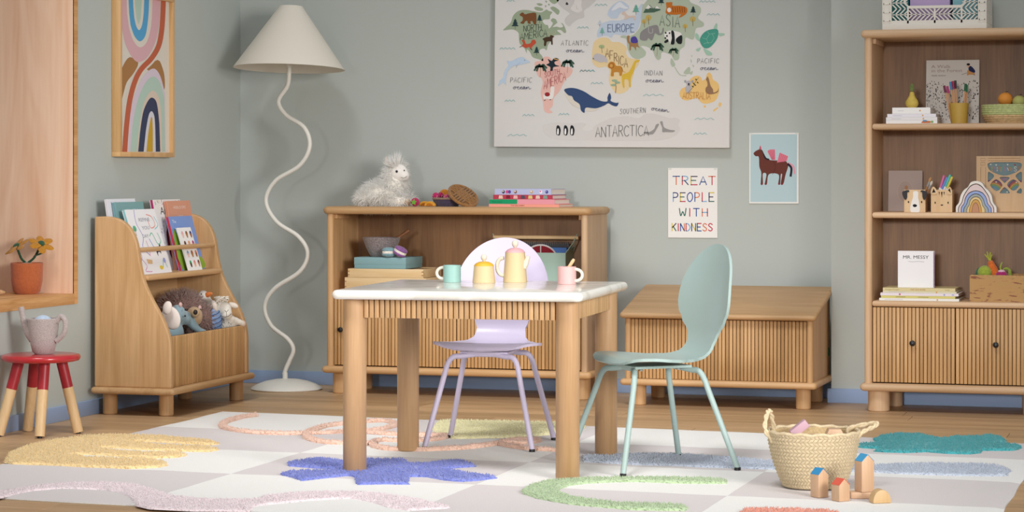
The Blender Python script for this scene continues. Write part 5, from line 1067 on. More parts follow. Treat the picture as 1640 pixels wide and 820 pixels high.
# ---- soft toys in the rack's bin
def PX(px, py, x): return onx(px, py, x)
t = thing('elephant_plush', 'grey blue elephant soft toy with cream ears in the rack bin', 'soft toy', (.21, -1.26, .114)); egm = plain('#8da5ad', .95, .3, 500, .1, .4); earm = plain('#e8dcd3', .95, .2, 500, .1, .3)
h = PX(284, 504, .222); tk_ = [PX(302, 512, .24), PX(310, 522, .255), PX(318, 529, .27), PX(327, 532, .285)]
eb = remesh([(h, (.031, .034, .036)), (PX(272, 535, .2), (.05, .055, .06)), (Vector((.19, -1.24, .19)), (.05, .06, .08))] + [(h.lerp(tk_[0], .6), (.026, .026, .026)), (tk_[0], (.022, .022, .022)), (tk_[0].lerp(tk_[1], .5), (.019, .019, .019)), (tk_[1], (.0165, .0165, .0165)), (tk_[1].lerp(tk_[2], .5), (.0145, .0145, .0145)), (tk_[2], (.0125, .0125, .0125)), (tk_[2].lerp(tk_[3], .5), (.0115, .0115, .0115)), (tk_[3], (.0105, .0105, .0105))], 'body', .005)
mobj('body', eb, egm, t)
e0 = PX(274, 509, .262)
build(grp(MB().ball((0, 0, 0), (.034, .010, .043), 22, 16), lambda q: Matrix.Rotation(R(-26), 3, 'Y') @ q + e0), 'ear', earm, t)
build(grp(MB().ball((0, 0, 0), (.017, .010, .024), 18, 12), lambda q: Matrix.Rotation(R(14), 3, 'Y') @ q + PX(268, 493, .262)), 'ear_fold', earm, t)
build(MB().ball(PX(296.5, 506, .262), .0034, 12, 8), 'eye', black_m, t)
t = thing('hedgehog_plush', 'mauve brown furry hedgehog soft toy in the rack bin', 'soft toy', (.16, -1.1, .114))
hb = remesh([(PX(295, 500, .16), (.06, .105, .075)), (PX(322, 515, .2), (.05, .06, .06)), (PX(280, 495, .13), (.055, .075, .06)), (Vector((.16, -1.08, .18)), (.06, .08, .07))], 'body', .007)
mobj('body', hb, plain('#8a6c62', .95), t); fc = PX(311, 507, .245)
fm_ = remesh([(fc, (.030, .033, .036)), (PX(313, 501, .272), (.018, .018, .018))], 'face', .004); fo_ = mobj('face', fm_, plain('#b99b78', .95, .2, 500, .1, .3), t)
build(MB().ball(PX(313, 500, .294), (.0075, .0095, .0095), 16, 12), 'nose', plain('#241b18', .6), fo_); build(MB().ball(PX(297, 496, .268), .0035, 12, 8), 'eye', black_m, fo_); build(MB().ball(PX(321, 496, .262), .0035, 12, 8), 'eye', black_m, fo_)
for e_ in (PX(289, 488, .262), PX(320, 493, .25)): build(MB().ball(e_, (.006, .010, .009), 14, 10), 'ear', plain('#d9b3ac', .95), t)
fur('fur', t, hb, '#a88a80', 4200, .024, .0011, None, .15, lambda q: (q - fc).length > .036, 8, .5)
t = thing('goose_plush', 'white goose soft toy with orange beak and blue striped vest in the bin', 'soft toy', (.19, -.79, .114)); hd = PX(325, 474, .19)
gb = remesh([(hd, (.022, .025, .021)), (PX(330, 481, .193), (.020, .022, .022)), (PX(334, 489, .197), (.022, .026, .026)), (PX(338, 500, .20), (.028, .033, .035)), (PX(342, 514, .205), (.034, .042, .045)), (Vector((.20, -.785, .25)), (.045, .05, .05)), (Vector((.18, -.79, .19)), (.05, .05, .07))], 'body', .005); mobj('body', gb, plain('#e9e3da', .95, .2, 500, .1, .3), t)
bk_c = hd + Vector((.016, -.002, .004))
build(grp(MB().lathe([(.0125, -.008), (.013, 0), (.0115, .010), (.0065, .021), (0, .025)], (0, 0, 0), 18, sx=.8), lambda q: Matrix.Rotation(R(74), 3, 'Y') @ q + bk_c), 'beak', felt('#d0763a'), t)
build(MB().ball(PX(322.5, 471, .2125), .0026, 10, 8), 'eye', black_m, t)
vb = PX(345, 514, .245)
build(grp(MB().ball((0, 0, 0), (.020, .036, .050), 24, 18), lambda q: Matrix.Rotation(R(16), 3, 'X') @ q + vb), 'vest', plain('#8fb0de', .9), t)
for k in range(5):
    zz_ = -.032 + .016 * k; rr_ = math.sqrt(max(0, 1 - (zz_ / .051) ** 2))
    build(grp(MB().tube([(.0206 * rr_ * math.cos(R(a)), .0366 * rr_ * math.sin(R(a)), zz_) for a in range(-90, 91, 10)], .0013, 6), lambda q: Matrix.Rotation(R(16), 3, 'X') @ q + vb), 'stripe', plain('#33507f', .9), t)
t = thing('lamb_plush', 'white woolly lamb soft toy with drooping ears in the bin', 'soft toy', (.24, -.76, .114)); wl_ = plain('#ece6da', .95, .3, 400, .1, .3); lh = PX(357, 497, .255)
l_b = remesh([(lh, (.032, .034, .034)), (PX(362, 503, .272), (.022, .028, .022)), (PX(362, 520, .255), (.036, .042, .040)), (Vector((.235, -.765, .20)), (.045, .045, .06)), (PX(371, 511, .282), (.013, .020, .013)), (PX(377, 513, .288), (.0125, .018, .0125)), (PX(383, 516, .297), (.0125, .016, .0125)), (PX(387, 518, .302), (.012, .012, .0125))], 'body', .005); mobj('body', l_b, wl_, t)
build(MB().ball(PX(389.5, 518.5, .307), (.010, .010, .0125), 14, 10), 'hoof', plain('#d9bfae', .9), t)
for (px, py, ry, xx) in ((373, 489, 14, .278), (344, 490, 68, .250)): build(grp(MB().ball((0, 0, 0), (.022, .009, .011), 16, 10), lambda q, a=ry, px=px, py=py, xx=xx: Matrix.Rotation(R(a), 3, 'Y') @ q + PX(px, py, xx)), 'ear', plain('#e6dacd', .95), t)
rs_ = random.Random(4)
for k in range(34): build(MB().tube([PX(345 + rs_.random() * 20, 484 - rs_.random() * 3, .255 + rs_.random() * .02), PX(343 + rs_.random() * 24, 475 + rs_.random() * 5, .26 + rs_.random() * .02), PX(344 + rs_.random() * 22, 480, .265)], .003, 6), 'wool_tuft', wl_, t)
for pts in ([(355, 506), (361, 508), (367, 506), (371, 502)], [(360, 497), (362.5, 500), (366, 496)], [(362.5, 500), (363, 507)]): build(MB().tube([PX(a, b, .2965) for a, b in pts], .0009, 6), 'stitch', plain('#6a625a', .9), t)
build(MB().ball(PX(350, 488, .2835), (.002, .003, .0015), 8, 6), 'eye', plain('#4a4440', .9), t)
fur('fleece', t, l_b, '#efe9dc', 520, .013, .0022, None, .2, lambda q: q.z < lh.z - .03 and q.x < .285, 9, .9)

# ---- window sill
SZ = NZ0 + .0362
def felt_pot(label, x, y, r, h_):
    t = thing('felt_pot', label, 'plant pot', (x, y, SZ)); o_ = felt('#b4633c', .10, 300)
    build(MB().lathe([(0, 0), (r * .68, 0), (r * .82, .008), (r * .95, h_ * .4), (r, h_ * .98), (r * .96, h_), (r * .93, h_ * .97), (r * .88, h_ * .9), (0, h_ * .9)], (x, y, SZ), 40, cap0=False, cap1=False), 'pot', o_, t)
    build(MB().lathe([(r * .88, h_ * .9), (r * .5, h_ * .96), (0, h_ * 1.03)], (x, y, SZ), 28, cap0=True, cap1=False), 'soil', felt('#7a5234'), t)
    return t
ptx, pty = -.140, -1.552
felt_pot('round orange felt flower pot on the plywood sill', ptx, pty, .056, .107)
q0 = onx(-14, 440, -.27); felt_pot('orange felt pot cut off by the left edge of the sill', -.262, -1.62, .05, .10)
def flower(label, pc, sc, base, tilt, mirror=1, bl=True):
    t = thing('felt_flower', label, 'felt flower', base); pc, base = Vector(pc), Vector(base); g_ = felt('#2f5238'); o_ = felt('#b27a22', .12)
    mid = base.lerp(pc, .5) + Vector((0, 0, -.012)); build(MB().tube(crom([tuple(base), tuple(mid), tuple(pc)], 6, False), .0042, 8), 'stem', g_, t)
    rt_ = Matrix.Rotation(R(tilt), 3, 'Y') @ Matrix.Rotation(R(28), 3, 'X')
    for k in range(6):
        a = R(60 * k + 15); pt_ = MB().ball((0, 0, 0), (.019 * sc, .0115 * sc, .0035), 16, 10)
        grp(pt_, lambda q, a=a: rt_ @ (Matrix.Rotation(a, 3, 'Z') @ (q + Vector((.020 * sc, 0, .004 * math.sin(k * 2))))) + pc); build(pt_, 'petal', o_, t)
    build(grp(MB().ball((0, 0, .004), (.010 * sc, .010 * sc, .008), 14, 10), lambda q: rt_ @ q + pc), 'flower_centre', g_, t)
    if bl: build(grp(MB().ball((0, 0, 0), (.022, .008, .003), 14, 8), lambda q: Matrix.Rotation(R(-18 * mirror), 3, 'Y') @ q + base.lerp(pc, .6) + Vector((.012 * mirror, -.004, -.010))), 'leaf', g_, t)
yb = pty
bs = Vector((ptx, pty, SZ + .108)); f1, f2 = ony(27, 395, yb - .02), ony(66, 391, yb)
flower('ochre felt flower opened towards the room on the left stem', f1, 1.25, bs + Vector((-.004, -.004, 0)), -25, -1, False); flower('ochre felt flower drooping sideways on the right stem', f2, 1.2, bs + Vector((.006, 0, 0)), 30, 1)
t = thing('felt_carrot', 'tan knitted felt vegetable with green top on the sill', 'felt vegetable', (-.24, -1.68, SZ)); a, b = fl(-12, 474, SZ + .009), fl(24, 471, SZ + .009)
a = Vector((-.245, -1.70, SZ + .010)); b = Vector((-.165, -1.66, SZ + .010))
build(MB().tube([a.lerp(b, .45), a.lerp(b, .6), a.lerp(b, .85), b], [.009, .010, .009, .003], 12), 'root', felt('#c39a6f'), t); build(MB().tube([a, a.lerp(b, .25), a.lerp(b, .46)], [.006, .0085, .0088], 12), 'green_top', felt('#3f9a7f'), t)

# ---- felt watering can on the stool
wx, wy, wz = .150, -1.992, .2618
t = thing('felt_watering_can', 'grey pink felt watering can with long spout on the red stool', 'watering can', (wx, wy, wz)); wm = felt('#b3a7a4', .22, 700)
build(MB().lathe([(0, 0), (.028, 0), (.036, .008), (.042, .035), (.047, .075), (.050, .112), (.0475, .115), (.044, .110), (.040, .075), (0, .07)], (wx, wy, wz), 36, cap0=False, cap1=False), 'can', wm, t)
build(MB().tube(crom([(wx - .038, wy, wz + .045), (wx - .058, wy, wz + .075), (wx - .072, wy, wz + .115), (wx - .080, wy, wz + .150)], 5, False), [.014] * 5 + [.0115] * 5 + [.0095] * 6, 12), 'spout', wm, t)
build(MB().tube(crom([(wx + .046, wy, wz + .104), (wx + .062, wy, wz + .122), (wx + .078, wy, wz + .105), (wx + .074, wy, wz + .07), (wx + .046, wy, wz + .042)], 6, False), .009, 12), 'handle', wm, t)
t = thing('felt_ball', 'pale blue felt ball resting in the watering can', 'felt ball', (wx, wy, wz + .08)); build(MB().ball((wx - .002, wy, wz + .101), (.030, .030, .024), 24, 14), 'ball', felt('#b5c6da', .08), t)
# ================================================================== on the tall bookcase
ZA, ZB, ZC, ZT = 1.0203, .7073, .3943, 1.3523
def bx(px, y, py=300): return ony(px, py, y).x
# white folding crate on top
c0, c1 = bx(1413, -.455), bx(1580, -.455); cyf, cyb = -.455, -.235; ch = .175
t = thing('folding_crate', 'white plastic folding crate with herringbone openings on top of the bookcase', 'crate', ((c0 + c1) / 2, (cyf + cyb) / 2, ZT)); cw = plain('#e6e2d8', .5)
box('base_tray', t, cw, c0, c1, cyf, cyb, ZT, ZT + .022, .001)
def lattice(x0, x1, z0, z1, y0, y1, flip, axis='y'):
    m = MB(); zm = (z0 + z1) / 2
    def bar(a, b, th):
        (ua, za), (ub, zb) = a, b; d = Vector((ub - ua, zb - za)); l = d.length
        if l < 1e-4: return
        d /= l; n = Vector((-d.y, d.x)) * th / 2
        q = [(ua + n.x, za + n.y), (ub + n.x, zb + n.y), (ub - n.x, zb - n.y), (ua - n.x, za - n.y)]
        if axis == 'y': m.prism(q, 'y', y0, y1)
        else: m.prism(q, 'x', y0, y1)
    bar((x0, zm), (x1, zm), .003)
    k = 0; pit = .0155; hh = zm - z0; x = x0 - hh
    while x < x1:
        for (za, zb, sg) in ((zm, z1, -1 if flip else 1), (zm, z0, -1 if flip else 1)):
            ua, ub = (x, x + hh) if sg > 0 else (x + hh, x)
            # clip to the window
            pa, pb = (ua, za), (ub, zb)
            def clip(p, q):
                (u1, v1), (u2, v2) = p, q
                if max(u1, u2) <= x0 or min(u1, u2) >= x1: return None
                f = lambda u: v1 + (v2 - v1) * (u - u1) / (u2 - u1)
                lo, hi = max(min(u1, u2), x0), min(max(u1, u2), x1)
                return ((lo, f(lo)), (hi, f(hi)))
            c_ = clip(pa, pb)
            if c_: bar(c_[0], c_[1], .0042)
        x += pit
    return m
nwin = 4; ms = [c0, bx(1428, cyf), bx(1454, cyf), bx(1497, cyf), bx(1540, cyf), bx(1566, cyf), c1]
zb0, zb1 = ZT + .026, ZT + .0625
zbs = ony(1500, 32, cyf).z; zts = ony(1500, 13, cyf).z
zb0, zb1 = zbs, zts
fr = MB()
for a, b in ((ms[0], ms[1]), (ms[5], ms[6])): fr.box(a, b, cyf, cyf + .012, ZT + .022, ZT + ch)
for xx in ms[2:5]: fr.box(xx - .003, xx + .003, cyf + .001, cyf + .008, ZT + .022, zb1 + .008)
fr.box(ms[1], ms[5], cyf + .001, cyf + .008, ZT + .022, zb0); fr.box(ms[2], ms[4], cyf, cyf + .010, zb1, zb1 + .010)
fp_ = build(fr, 'front_frame', cw, t)
for k in range(4):
    a, b = ms[k + 1] + .002, ms[k + 2] - .002
    zt_ = zb1 if k in (1, 2) else ZT + ch - .02
    build(lattice(a, b, zb0, zb1, cyf + .002, cyf + .007, k in (1, 3)), 'herringbone_panel', cw, t, fix=False)
    if k in (0, 3): build(lattice(a, b, zb1, zb1 + (zb1 - zb0), cyf + .002, cyf + .007, k in (1, 3)), 'herringbone_panel', cw, t, fix=False)
hp = MB()
hp.tube([(ms[2] - .018, cyf + .005, ZT + ch - .01), (ms[2] - .012, cyf + .005, zb1 + .020), (ms[2] + .002, cyf + .005, zb1 + .006), (ms[4] - .002, cyf + .005, zb1 + .006), (ms[4] + .012, cyf + .005, zb1 + .020), (ms[4] + .018, cyf + .005, ZT + ch - .01)], .004, 8)
build(hp, 'handle_edge', cw, t)
rb_ = MB()
for k in range(5):
    for a, b in ((ms[0], ms[1]), (ms[5], ms[6])): rb_.box(a + .002, b - .002, cyf - .002, cyf, ZT + .03 + k * .03, ZT + .034 + k * .03)
for a in (ms[0] + .004, ms[1] - .008, ms[5] + .004, ms[6] - .008): rb_.box(a, a + .003, cyf - .002, cyf, ZT + .024, ZT + ch)
build(rb_, 'corner_ribs', cw, t)
for a in (c0, c1 - .008):
    sd_ = MB(); sd_.box(a, a + .008, cyf + .012, cyb, ZT + .022, ZT + .05); sd_.box(a, a + .008, cyf + .012, cyb, ZT + ch - .03, ZT + ch)
    for k in range(9): yy = cyf + .014 + k * .024; sd_.box(a, a + .008, yy, yy + .008, ZT + .05, ZT + ch - .03)
    build(sd_, 'side_frame', cw, t)
box('back_frame', t, cw, c0 + .008, c1 - .008, cyb - .008, cyb, ZT + .022, ZT + ch, 0)
inx = [(.03, .09, '#2f7f7f', 'teal box standing in the white crate at the left'), (.095, .235, '#b9a3cc', 'lilac box filling the middle of the white crate'), (.245, .33, '#7fb3bd', 'pale blue box standing in the white crate at the right')]
for a, b, c_, lab in inx:
    o_ = thing('storage_box', lab, 'box', (c0 + (a + b) / 2, -.35, ZT + .022)); box('carton', o_, plain(c_, .6), c0 + a, c0 + b, cyf + .02, cyb - .03, ZT + .0225, ZT + .16, .002)
    box('carton_lid', o_, plain(c_, .6), c0 + a - .001, c0 + b + .001, cyf + .019, cyb - .029, ZT + .145, ZT + .162, .001)

# ---- upper shelf
def fstack(items, z, y, group, dep=.15):
    for (p0, p1, tk, cov, lab, kind) in items:
        b_, pr_ = flat_book(lab, bx(p0, y), bx(p1, y), y, dep, z, tk, cov, 0, group); w_ = bx(p1, y) - bx(p0, y)
        if kind == 'fox': pr_.blob([(w_ * .70, .002), (w_ * .72, tk * .7), (w_ * .80, tk * .8), (w_ * .88, tk * .6), (w_ * .86, .002)], '#c9713f', 1); pr_.disc((w_ * .76, tk * .8), .008, .003, '#5f95b5', 2); pr_.disc((w_ * .90, tk * .5), .005, .004, '#7fae6a', 2)
        if kind == 'line': pr_.stroke([(.02, tk * .5), (w_ * .3, tk * .5)], .0012, '#b9b6c6', 1, False); pr_.disc((w_ * .73, tk * .5), .003, .003, '#d9a86a', 1)
        if kind == 'pinkdots': pr_.disc((w_ * .25, tk * .5), .0035, .0035, '#c86a80', 1); pr_.disc((w_ * .82, tk * .5), .003, .003, '#9fa4d0', 1); pr_.disc((w_ * .93, tk * .5), .004, .002, '#9fa4d0', 1)
        if kind == 'words': pr_.type('Fungus Fungus', .008, tk * .3, tk * .4, '#8a7a4a', 1, 1.3); pr_.type('THE OLD RIVER', w_ * .38, tk * .3, tk * .42, '#a8683f', 1, 1.1); pr_.type('words', w_ * .86, tk * .35, tk * .3, '#8a7a4a', 1, 1.2)
        if kind == 'yel': pr_.stroke([(w_ * .2, tk * .5), (w_ * .33, tk * .5)], .0016, '#7d7a55', 1, False); pr_.stroke([(w_ * .5, tk * .5), (w_ * .64, tk * .5)], .0016, '#7d7a55', 1, False)
        pr_.done('spine_print', b_); z += tk + .0003
    return z
zs = fstack([(1419, 1501, .0115, '#eceae8', 'white book with fox print at the bottom of the upper shelf stack', 'fox'), (1419, 1501, .0105, '#e6e4e4', 'white book second from bottom of the upper shelf stack', 'line'), (1421, 1499, .0115, '#e6e3ea', 'lilac white book second from top of the upper shelf stack', 'line'), (1429, 1490, .022, '#efedeb', 'thick white book on top of the upper shelf stack', 'line')], ZA, -.455, 'white books on the upper shelf', .16)
q = bx(1460.5, -.40); t = thing('wooden_pear', 'small yellow toy pear standing on the white books', 'toy pear', (q, -.40, zs))
build(MB().lathe([(0, 0), (.014, .0), (.021, .007), (.0235, .016), (.021, .026), (.014, .036), (.0095, .045), (.0085, .052), (.006, .0565), (0, .058)], (q, -.40, zs), 28, cap0=False, cap1=False), 'pear', plain('#cdb356', .6, .1, 120, .3, 0, .08), t)
build(MB().lathe([(.001, .056), (.007, .062), (.008, .072), (.004, .084), (0, .088)], (q, -.40, zs), 12, sy=.35), 'leaf', felt('#6b7a45'), t)
x0, x1 = bx(1483, -.235), bx(1568, -.235)
b_, pr_ = book('white picture book titled A Walk in the Forest on the upper shelf', (x0, -.245, ZA), X_, (0, .10, 1), x1 - x0, ony(1500, 96, -.225).z - ZA, .012, '#e2ddd6', '#d2cdc8')
wv, hv = x1 - x0, ony(1500, 96, -.225).z - ZA; sv = wv / 530.0
def cv(p): return ((p[0] - 530) * sv, hv - (p[1] - 100) * sv)
a = cv((580, 180)); pr_.type('A Walk', a[0], a[1], .0115, '#b09a94', 2, 1.35); a = cv((580, 222)); pr_.type('in the Forest', a[0], a[1], .0115, '#b09a94', 2, 1.3); a = cv((582, 264)); pr_.type('MARI ANDO', a[0], a[1], .005, '#6a625e', 2, 1.3)
pr_.blob([cv(p) for p in ((955, 170), (980, 165), (1015, 205), (1015, 230), (985, 225), (955, 205))], '#2c3560', 2); pr_.blob([cv(p) for p in ((945, 205), (985, 225), (1015, 235), (1005, 252), (965, 250), (940, 258), (940, 230))], '#d9a067', 3); pr_.disc(cv((950, 165)), .0042, .005, '#e8c4a6', 2); pr_.disc(cv((950, 146)), .0062, .0042, '#26232a', 3); pr_.stroke([cv((935, 232)), cv((885, 250))], .0012, '#5c4a3c', 2, False); pr_.stroke([cv((1008, 235)), cv((1012, 255))], .003, '#7d5a40', 2, False)
pr_.done('cover_print', b_)
rs_ = random.Random(11)
for k in range(330):
    u = rs_.uniform(532, 1054); v = rs_.uniform(285 + 60 * abs(math.sin(u * .006)), 705)
    r1 = rs_.uniform(.0009, .0020); c_ = cv((u, v)); pr_.disc(c_, r1, r1 * rs_.uniform(1.2, 2.4), rs_.choice(['#2a2a2c', '#2a2a2c', '#4a4a4c', '#8b8986']), 1, rs_.uniform(-35, 35), 7)
o_ = pr_.done('speckle_print', b_); o_['kind'] = 'stuff'
q = bx(1536, -.40); t = thing('pencil_cup', 'mustard yellow pencil cup on the upper shelf', 'cup', (q, -.40, ZA)); cm = plain('#b9963f', .55)
build(MB().lathe([(0, 0), (.027, 0), (.0285, .001), (.034, .071), (.0335, .0725), (.031, .072), (.026, .006), (0, .005)], (q, -.40, ZA), 36, cap0=False, cap1=False), 'cup', cm, t)
for (px, py, bx_, c_, lab) in ((1512, 137, 1524, '#6a2344', 'plum topped pencil leaning furthest left in the mustard cup'), (1517, 138, 1526, '#c23f7e', 'pink topped pencil in the mustard cup'), (1522, 131, 1531, '#3f7fb0', 'blue topped pencil in the mustard cup'), (1526, 130, 1532, '#a8264e', 'crimson topped pencil in the mustard cup'), (1530, 129, 1534, '#33343a', 'black topped pencil in the mustard cup'), (1546.5, 134, 1542, '#1f5f3f', 'dark green topped pencil in the mustard cup'), (1549, 136, 1545, '#2f7f54', 'green topped pencil leaning furthest right in the mustard cup')):
    tp = ony(px, py, -.40 + rs_.uniform(-.012, .012)); bt = Vector((bx(bx_, -.40), -.40 + rs_.uniform(-.01, .01), ZA + .008)); o_ = thing('colour_pencil', lab, 'pencil', bt, group='pencils in the mustard cup'); d = tp - bt
    build(MB().cyl(bt, bt + d * .80, .0036, n=6), 'barrel', plain('#c99a74', .6), o_); build(MB().cyl(bt + d * .80, tp, .0046, .0042, 8), 'painted_end', plain(c_, .5), o_)
# woven bowl with fruit
q = bx(1573, -.38) + .098; wb0 = plain('#cdb084', .8, .4, 220, .2, 0, .18); wb1 = plain('#b7bf85', .8, .4, 220, .2, 0, .18)
t = thing('woven_bowl', 'woven bowl with green upper half on the upper shelf', 'bowl', (q, -.38, ZA)); nr = 9
for k in range(nr):
    z_ = ZA + .004 + k * .0072; r_ = .076 + .021 * math.sin(min(1, (k + .6) / 6) * 1.57)
    build(MB().tube([(q + r_ * math.cos(2 * math.pi * j / 60), -.38 + r_ * .98 * math.sin(2 * math.pi * j / 60), z_ + .0006 * math.sin(j * 3)) for j in range(60)], .0042, 8, closed=True), 'coil', wb0 if k < 4 else wb1, t)
build(MB().lathe([(0, .001), (.077, .001), (.078, .004), (0, .004)], (q, -.38, ZA), 36, cap0=False, cap1=False), 'bowl_base', wb0, t)
qx = bx(1610, -.36)
for (px, py, r_, c_, lab, nm) in ((1610, 159, .0255, '#e0953f', 'round orange fruit in the woven bowl', 'toy_orange'), (1632, 163, .0235, '#b7b96e', 'pale green fruit in the woven bowl', 'toy_apple')):
    c_0 = ony(px, py, -.385); o_ = thing(nm, lab, 'toy fruit', (c_0.x, c_0.y, c_0.z - r_)); build(MB().ball(c_0, (r_, r_, r_ * .94), 24, 16), 'fruit', plain(c_, .6, .15, 260, .3), o_)
    build(MB().tube([c_0 + Vector((.0, 0, r_ * .9)), c_0 + Vector((.004, 0, r_ * 1.06)), c_0 + Vector((.010, 0, r_ * 1.12))], .0016, 6), 'stalk', plain('#4a3a28', .8), o_)
    if px == 1610: ball1 = c_0
# ---- middle shelf
x0, x1 = bx(1423, -.235), bx(1477, -.235); hh = ony(1450, 273, -.22).z - ZB
b_, pr_ = book('mauve grey keepsake book with oval emblem on the middle shelf', (x0, -.245, ZB), X_, (0, .10, 1), x1 - x0, hh, .018, '#b5a29a', '#a8958d')
w_ = x1 - x0; pr_.disc((w_ * .50, hh * .48), w_ * .235, hh * .28, '#c9b6a8', 1, n=30); pr_.disc((w_ * .50, hh * .48), w_ * .222, hh * .268, '#b8a69e', 2, n=30); pr_.disc((w_ * .53, hh * .58), .006, .008, '#b98a6a', 3); pr_.done('cover_print', b_)
kit = wood('#dfbf94', '#cfa878', 'z', name='maple', rnd=.02, contrast=.7)
def penbox(label, p0, p1, ear, z=ZB):
    x0, x1 = bx(p0, -.455), bx(p1, -.455); w_ = x1 - x0; h_ = ony(1470, 304, -.455).z - z; t = thing('pen_box', label, 'pen holder', ((x0 + x1) / 2, -.42, z))
    m = MB(); th = .006; y0, y1 = -.455, -.385
    m.box(x0, x1, y0, y0 + th, z, z + h_); m.box(x0, x1, y1 - th, y1, z, z + h_); m.box(x0, x0 + th, y0 + th, y1 - th, z, z + h_); m.box(x1 - th, x1, y0 + th, y1 - th, z, z + h_); m.box(x0 + th, x1 - th, y0 + th, y1 - th, z, z + .005)
    build(m, 'box', kit, t); return t, x0, x1, h_
t, x0, x1, h_ = penbox('wooden dog face pen box with black ears on the middle shelf', 1448, 1482, 'dog'); w_ = x1 - x0
def dogc(p): return (x0 + (p[0] - 328) / 230 * w_, ZB + (662 - p[1]) / 230 * w_)
for sg, pts in ((0, [(308, 450), (330, 430), (375, 422), (385, 440), (362, 450), (362, 500), (345, 530), (322, 505)]), (1, [(575, 450), (560, 432), (520, 424), (505, 438), (524, 450), (530, 505), (548, 530), (568, 500)])):
    build(MB().prism([dogc(p) for p in crom(pts, 3)], 'y', -.459, -.4555), 'ear', plain('#2b2a2e', .7), t)
P_ = Print(lambda u, v: Vector((u, -.4553, v)), (0, -1, 0), up=True)
P_.blob([dogc(p) for p in ((428, 440), (478, 440), (480, 500), (492, 570), (492, 660), (400, 660), (402, 570), (425, 500))], '#ece8e2', 1, 3); P_.blob([dogc(p) for p in ((422, 585), (445, 575), (468, 588), (460, 603), (444, 608), (428, 602))], '#222125', 2)
for e_ in ((376, 552), (518, 552)): P_.disc(dogc(e_), .0025, .004, '#3a2a20', 2)
P_.done('face_print', t)
for (p0, p1, c_, lab) in (((1480, 303), (1491, 284), '#b98a5a', 'paint brush with brown bristles in the dog pen box'), ((1484, 304), (1493, 290), '#cfc6b8', 'paint brush with pale bristles in the dog pen box')):
    bt = Vector((bx(p0[0] - 10, -.42), -.42, ZB + .008)); tp = ony(p1[0], p1[1], -.42); d = tp - bt; o_ = thing('paint_brush', lab, 'paint brush', bt)
    build(MB().cyl(bt, bt + d * .72, .0022, .003, 8), 'handle', plain('#a9764a', .6), o_); build(MB().cyl(bt + d * .72, bt + d * .86, .0034, n=8), 'ferrule', metal, o_); build(MB().tube([bt + d * .86, bt + d * .93, tp], [.0034, .0052, .002], 8), 'bristles', plain(c_, .9), o_)
t, x0, x1, h_ = penbox('wooden striped cat face pen box with pointed ears on the middle shelf', 1491, 1525, 'cat'); w_ = x1 - x0
def catc(p): return (x0 + (p[0] - 622) / 230 * w_, ZB + (662 - p[1]) / 230 * w_)
for pts in ([(622, 460), (632, 400), (652, 383), (675, 405), (690, 440), (685, 460)], [(795, 460), (800, 420), (822, 385), (845, 405), (850, 460)]): build(MB().prism([catc(p) for p in crom(pts, 3)], 'y', -.4595, -.4548), 'ear', kit, t)
P_ = Print(lambda u, v: Vector((u, -.4597, v)), (0, -1, 0), up=True)
for pts in ([(635, 450), (652, 402), (675, 445)], [(808, 420), (830, 400), (838, 452)]): P_.poly([catc(p) for p in pts], '#28272b', 1)
P_.done('ear_print', t)
P_ = Print(lambda u, v: Vector((u, -.4553, v)), (0, -1, 0), up=True)
for pts in ([(705, 440), (717, 440), (712, 478)], [(730, 440), (748, 440), (740, 505)], [(758, 440), (772, 440), (764, 478)]): P_.poly([catc(p) for p in pts], '#28272b', 1)
for e_ in ((668, 558), (808, 558)): P_.disc(catc(e_), .0022, .004, '#2c2420', 2)
for e_ in ((665, 595), (812, 598)): P_.disc(catc(e_), .004, .004, '#e2b79a', 1)
P_.blob([catc(p) for p in ((726, 582), (740, 578), (756, 582), (740, 592))], '#3a2c26', 2); P_.done('face_print', t)
for (p0, p1, c_, nm) in (((1505, 304), (1512, 281), '#d46a9a', 'pink'), ((1508, 304), (1517, 284), '#6a84c8', 'blue'), ((1512, 304), (1522, 280), '#4fb8ae', 'turquoise'), ((1516, 304), (1525, 283), '#d6c24a', 'yellow')):
    tp = ony(p1[0], p1[1], -.42); a = ony(p0[0], p0[1], -.42); d = (tp - a).normalized(); bt = tp - d * ((tp.z - ZB - .008) / d.z); o_ = thing('marker_pen', nm + ' felt tip marker standing in the cat pen box', 'marker', bt)
    build(MB().cyl(bt, tp - d * .018, .0042, n=12), 'barrel', plain('#ebe7e0', .5), o_); build(MB().cyl(tp - d * .045, tp, .0048, .0044, 12), 'cap', plain(c_, .45), o_)
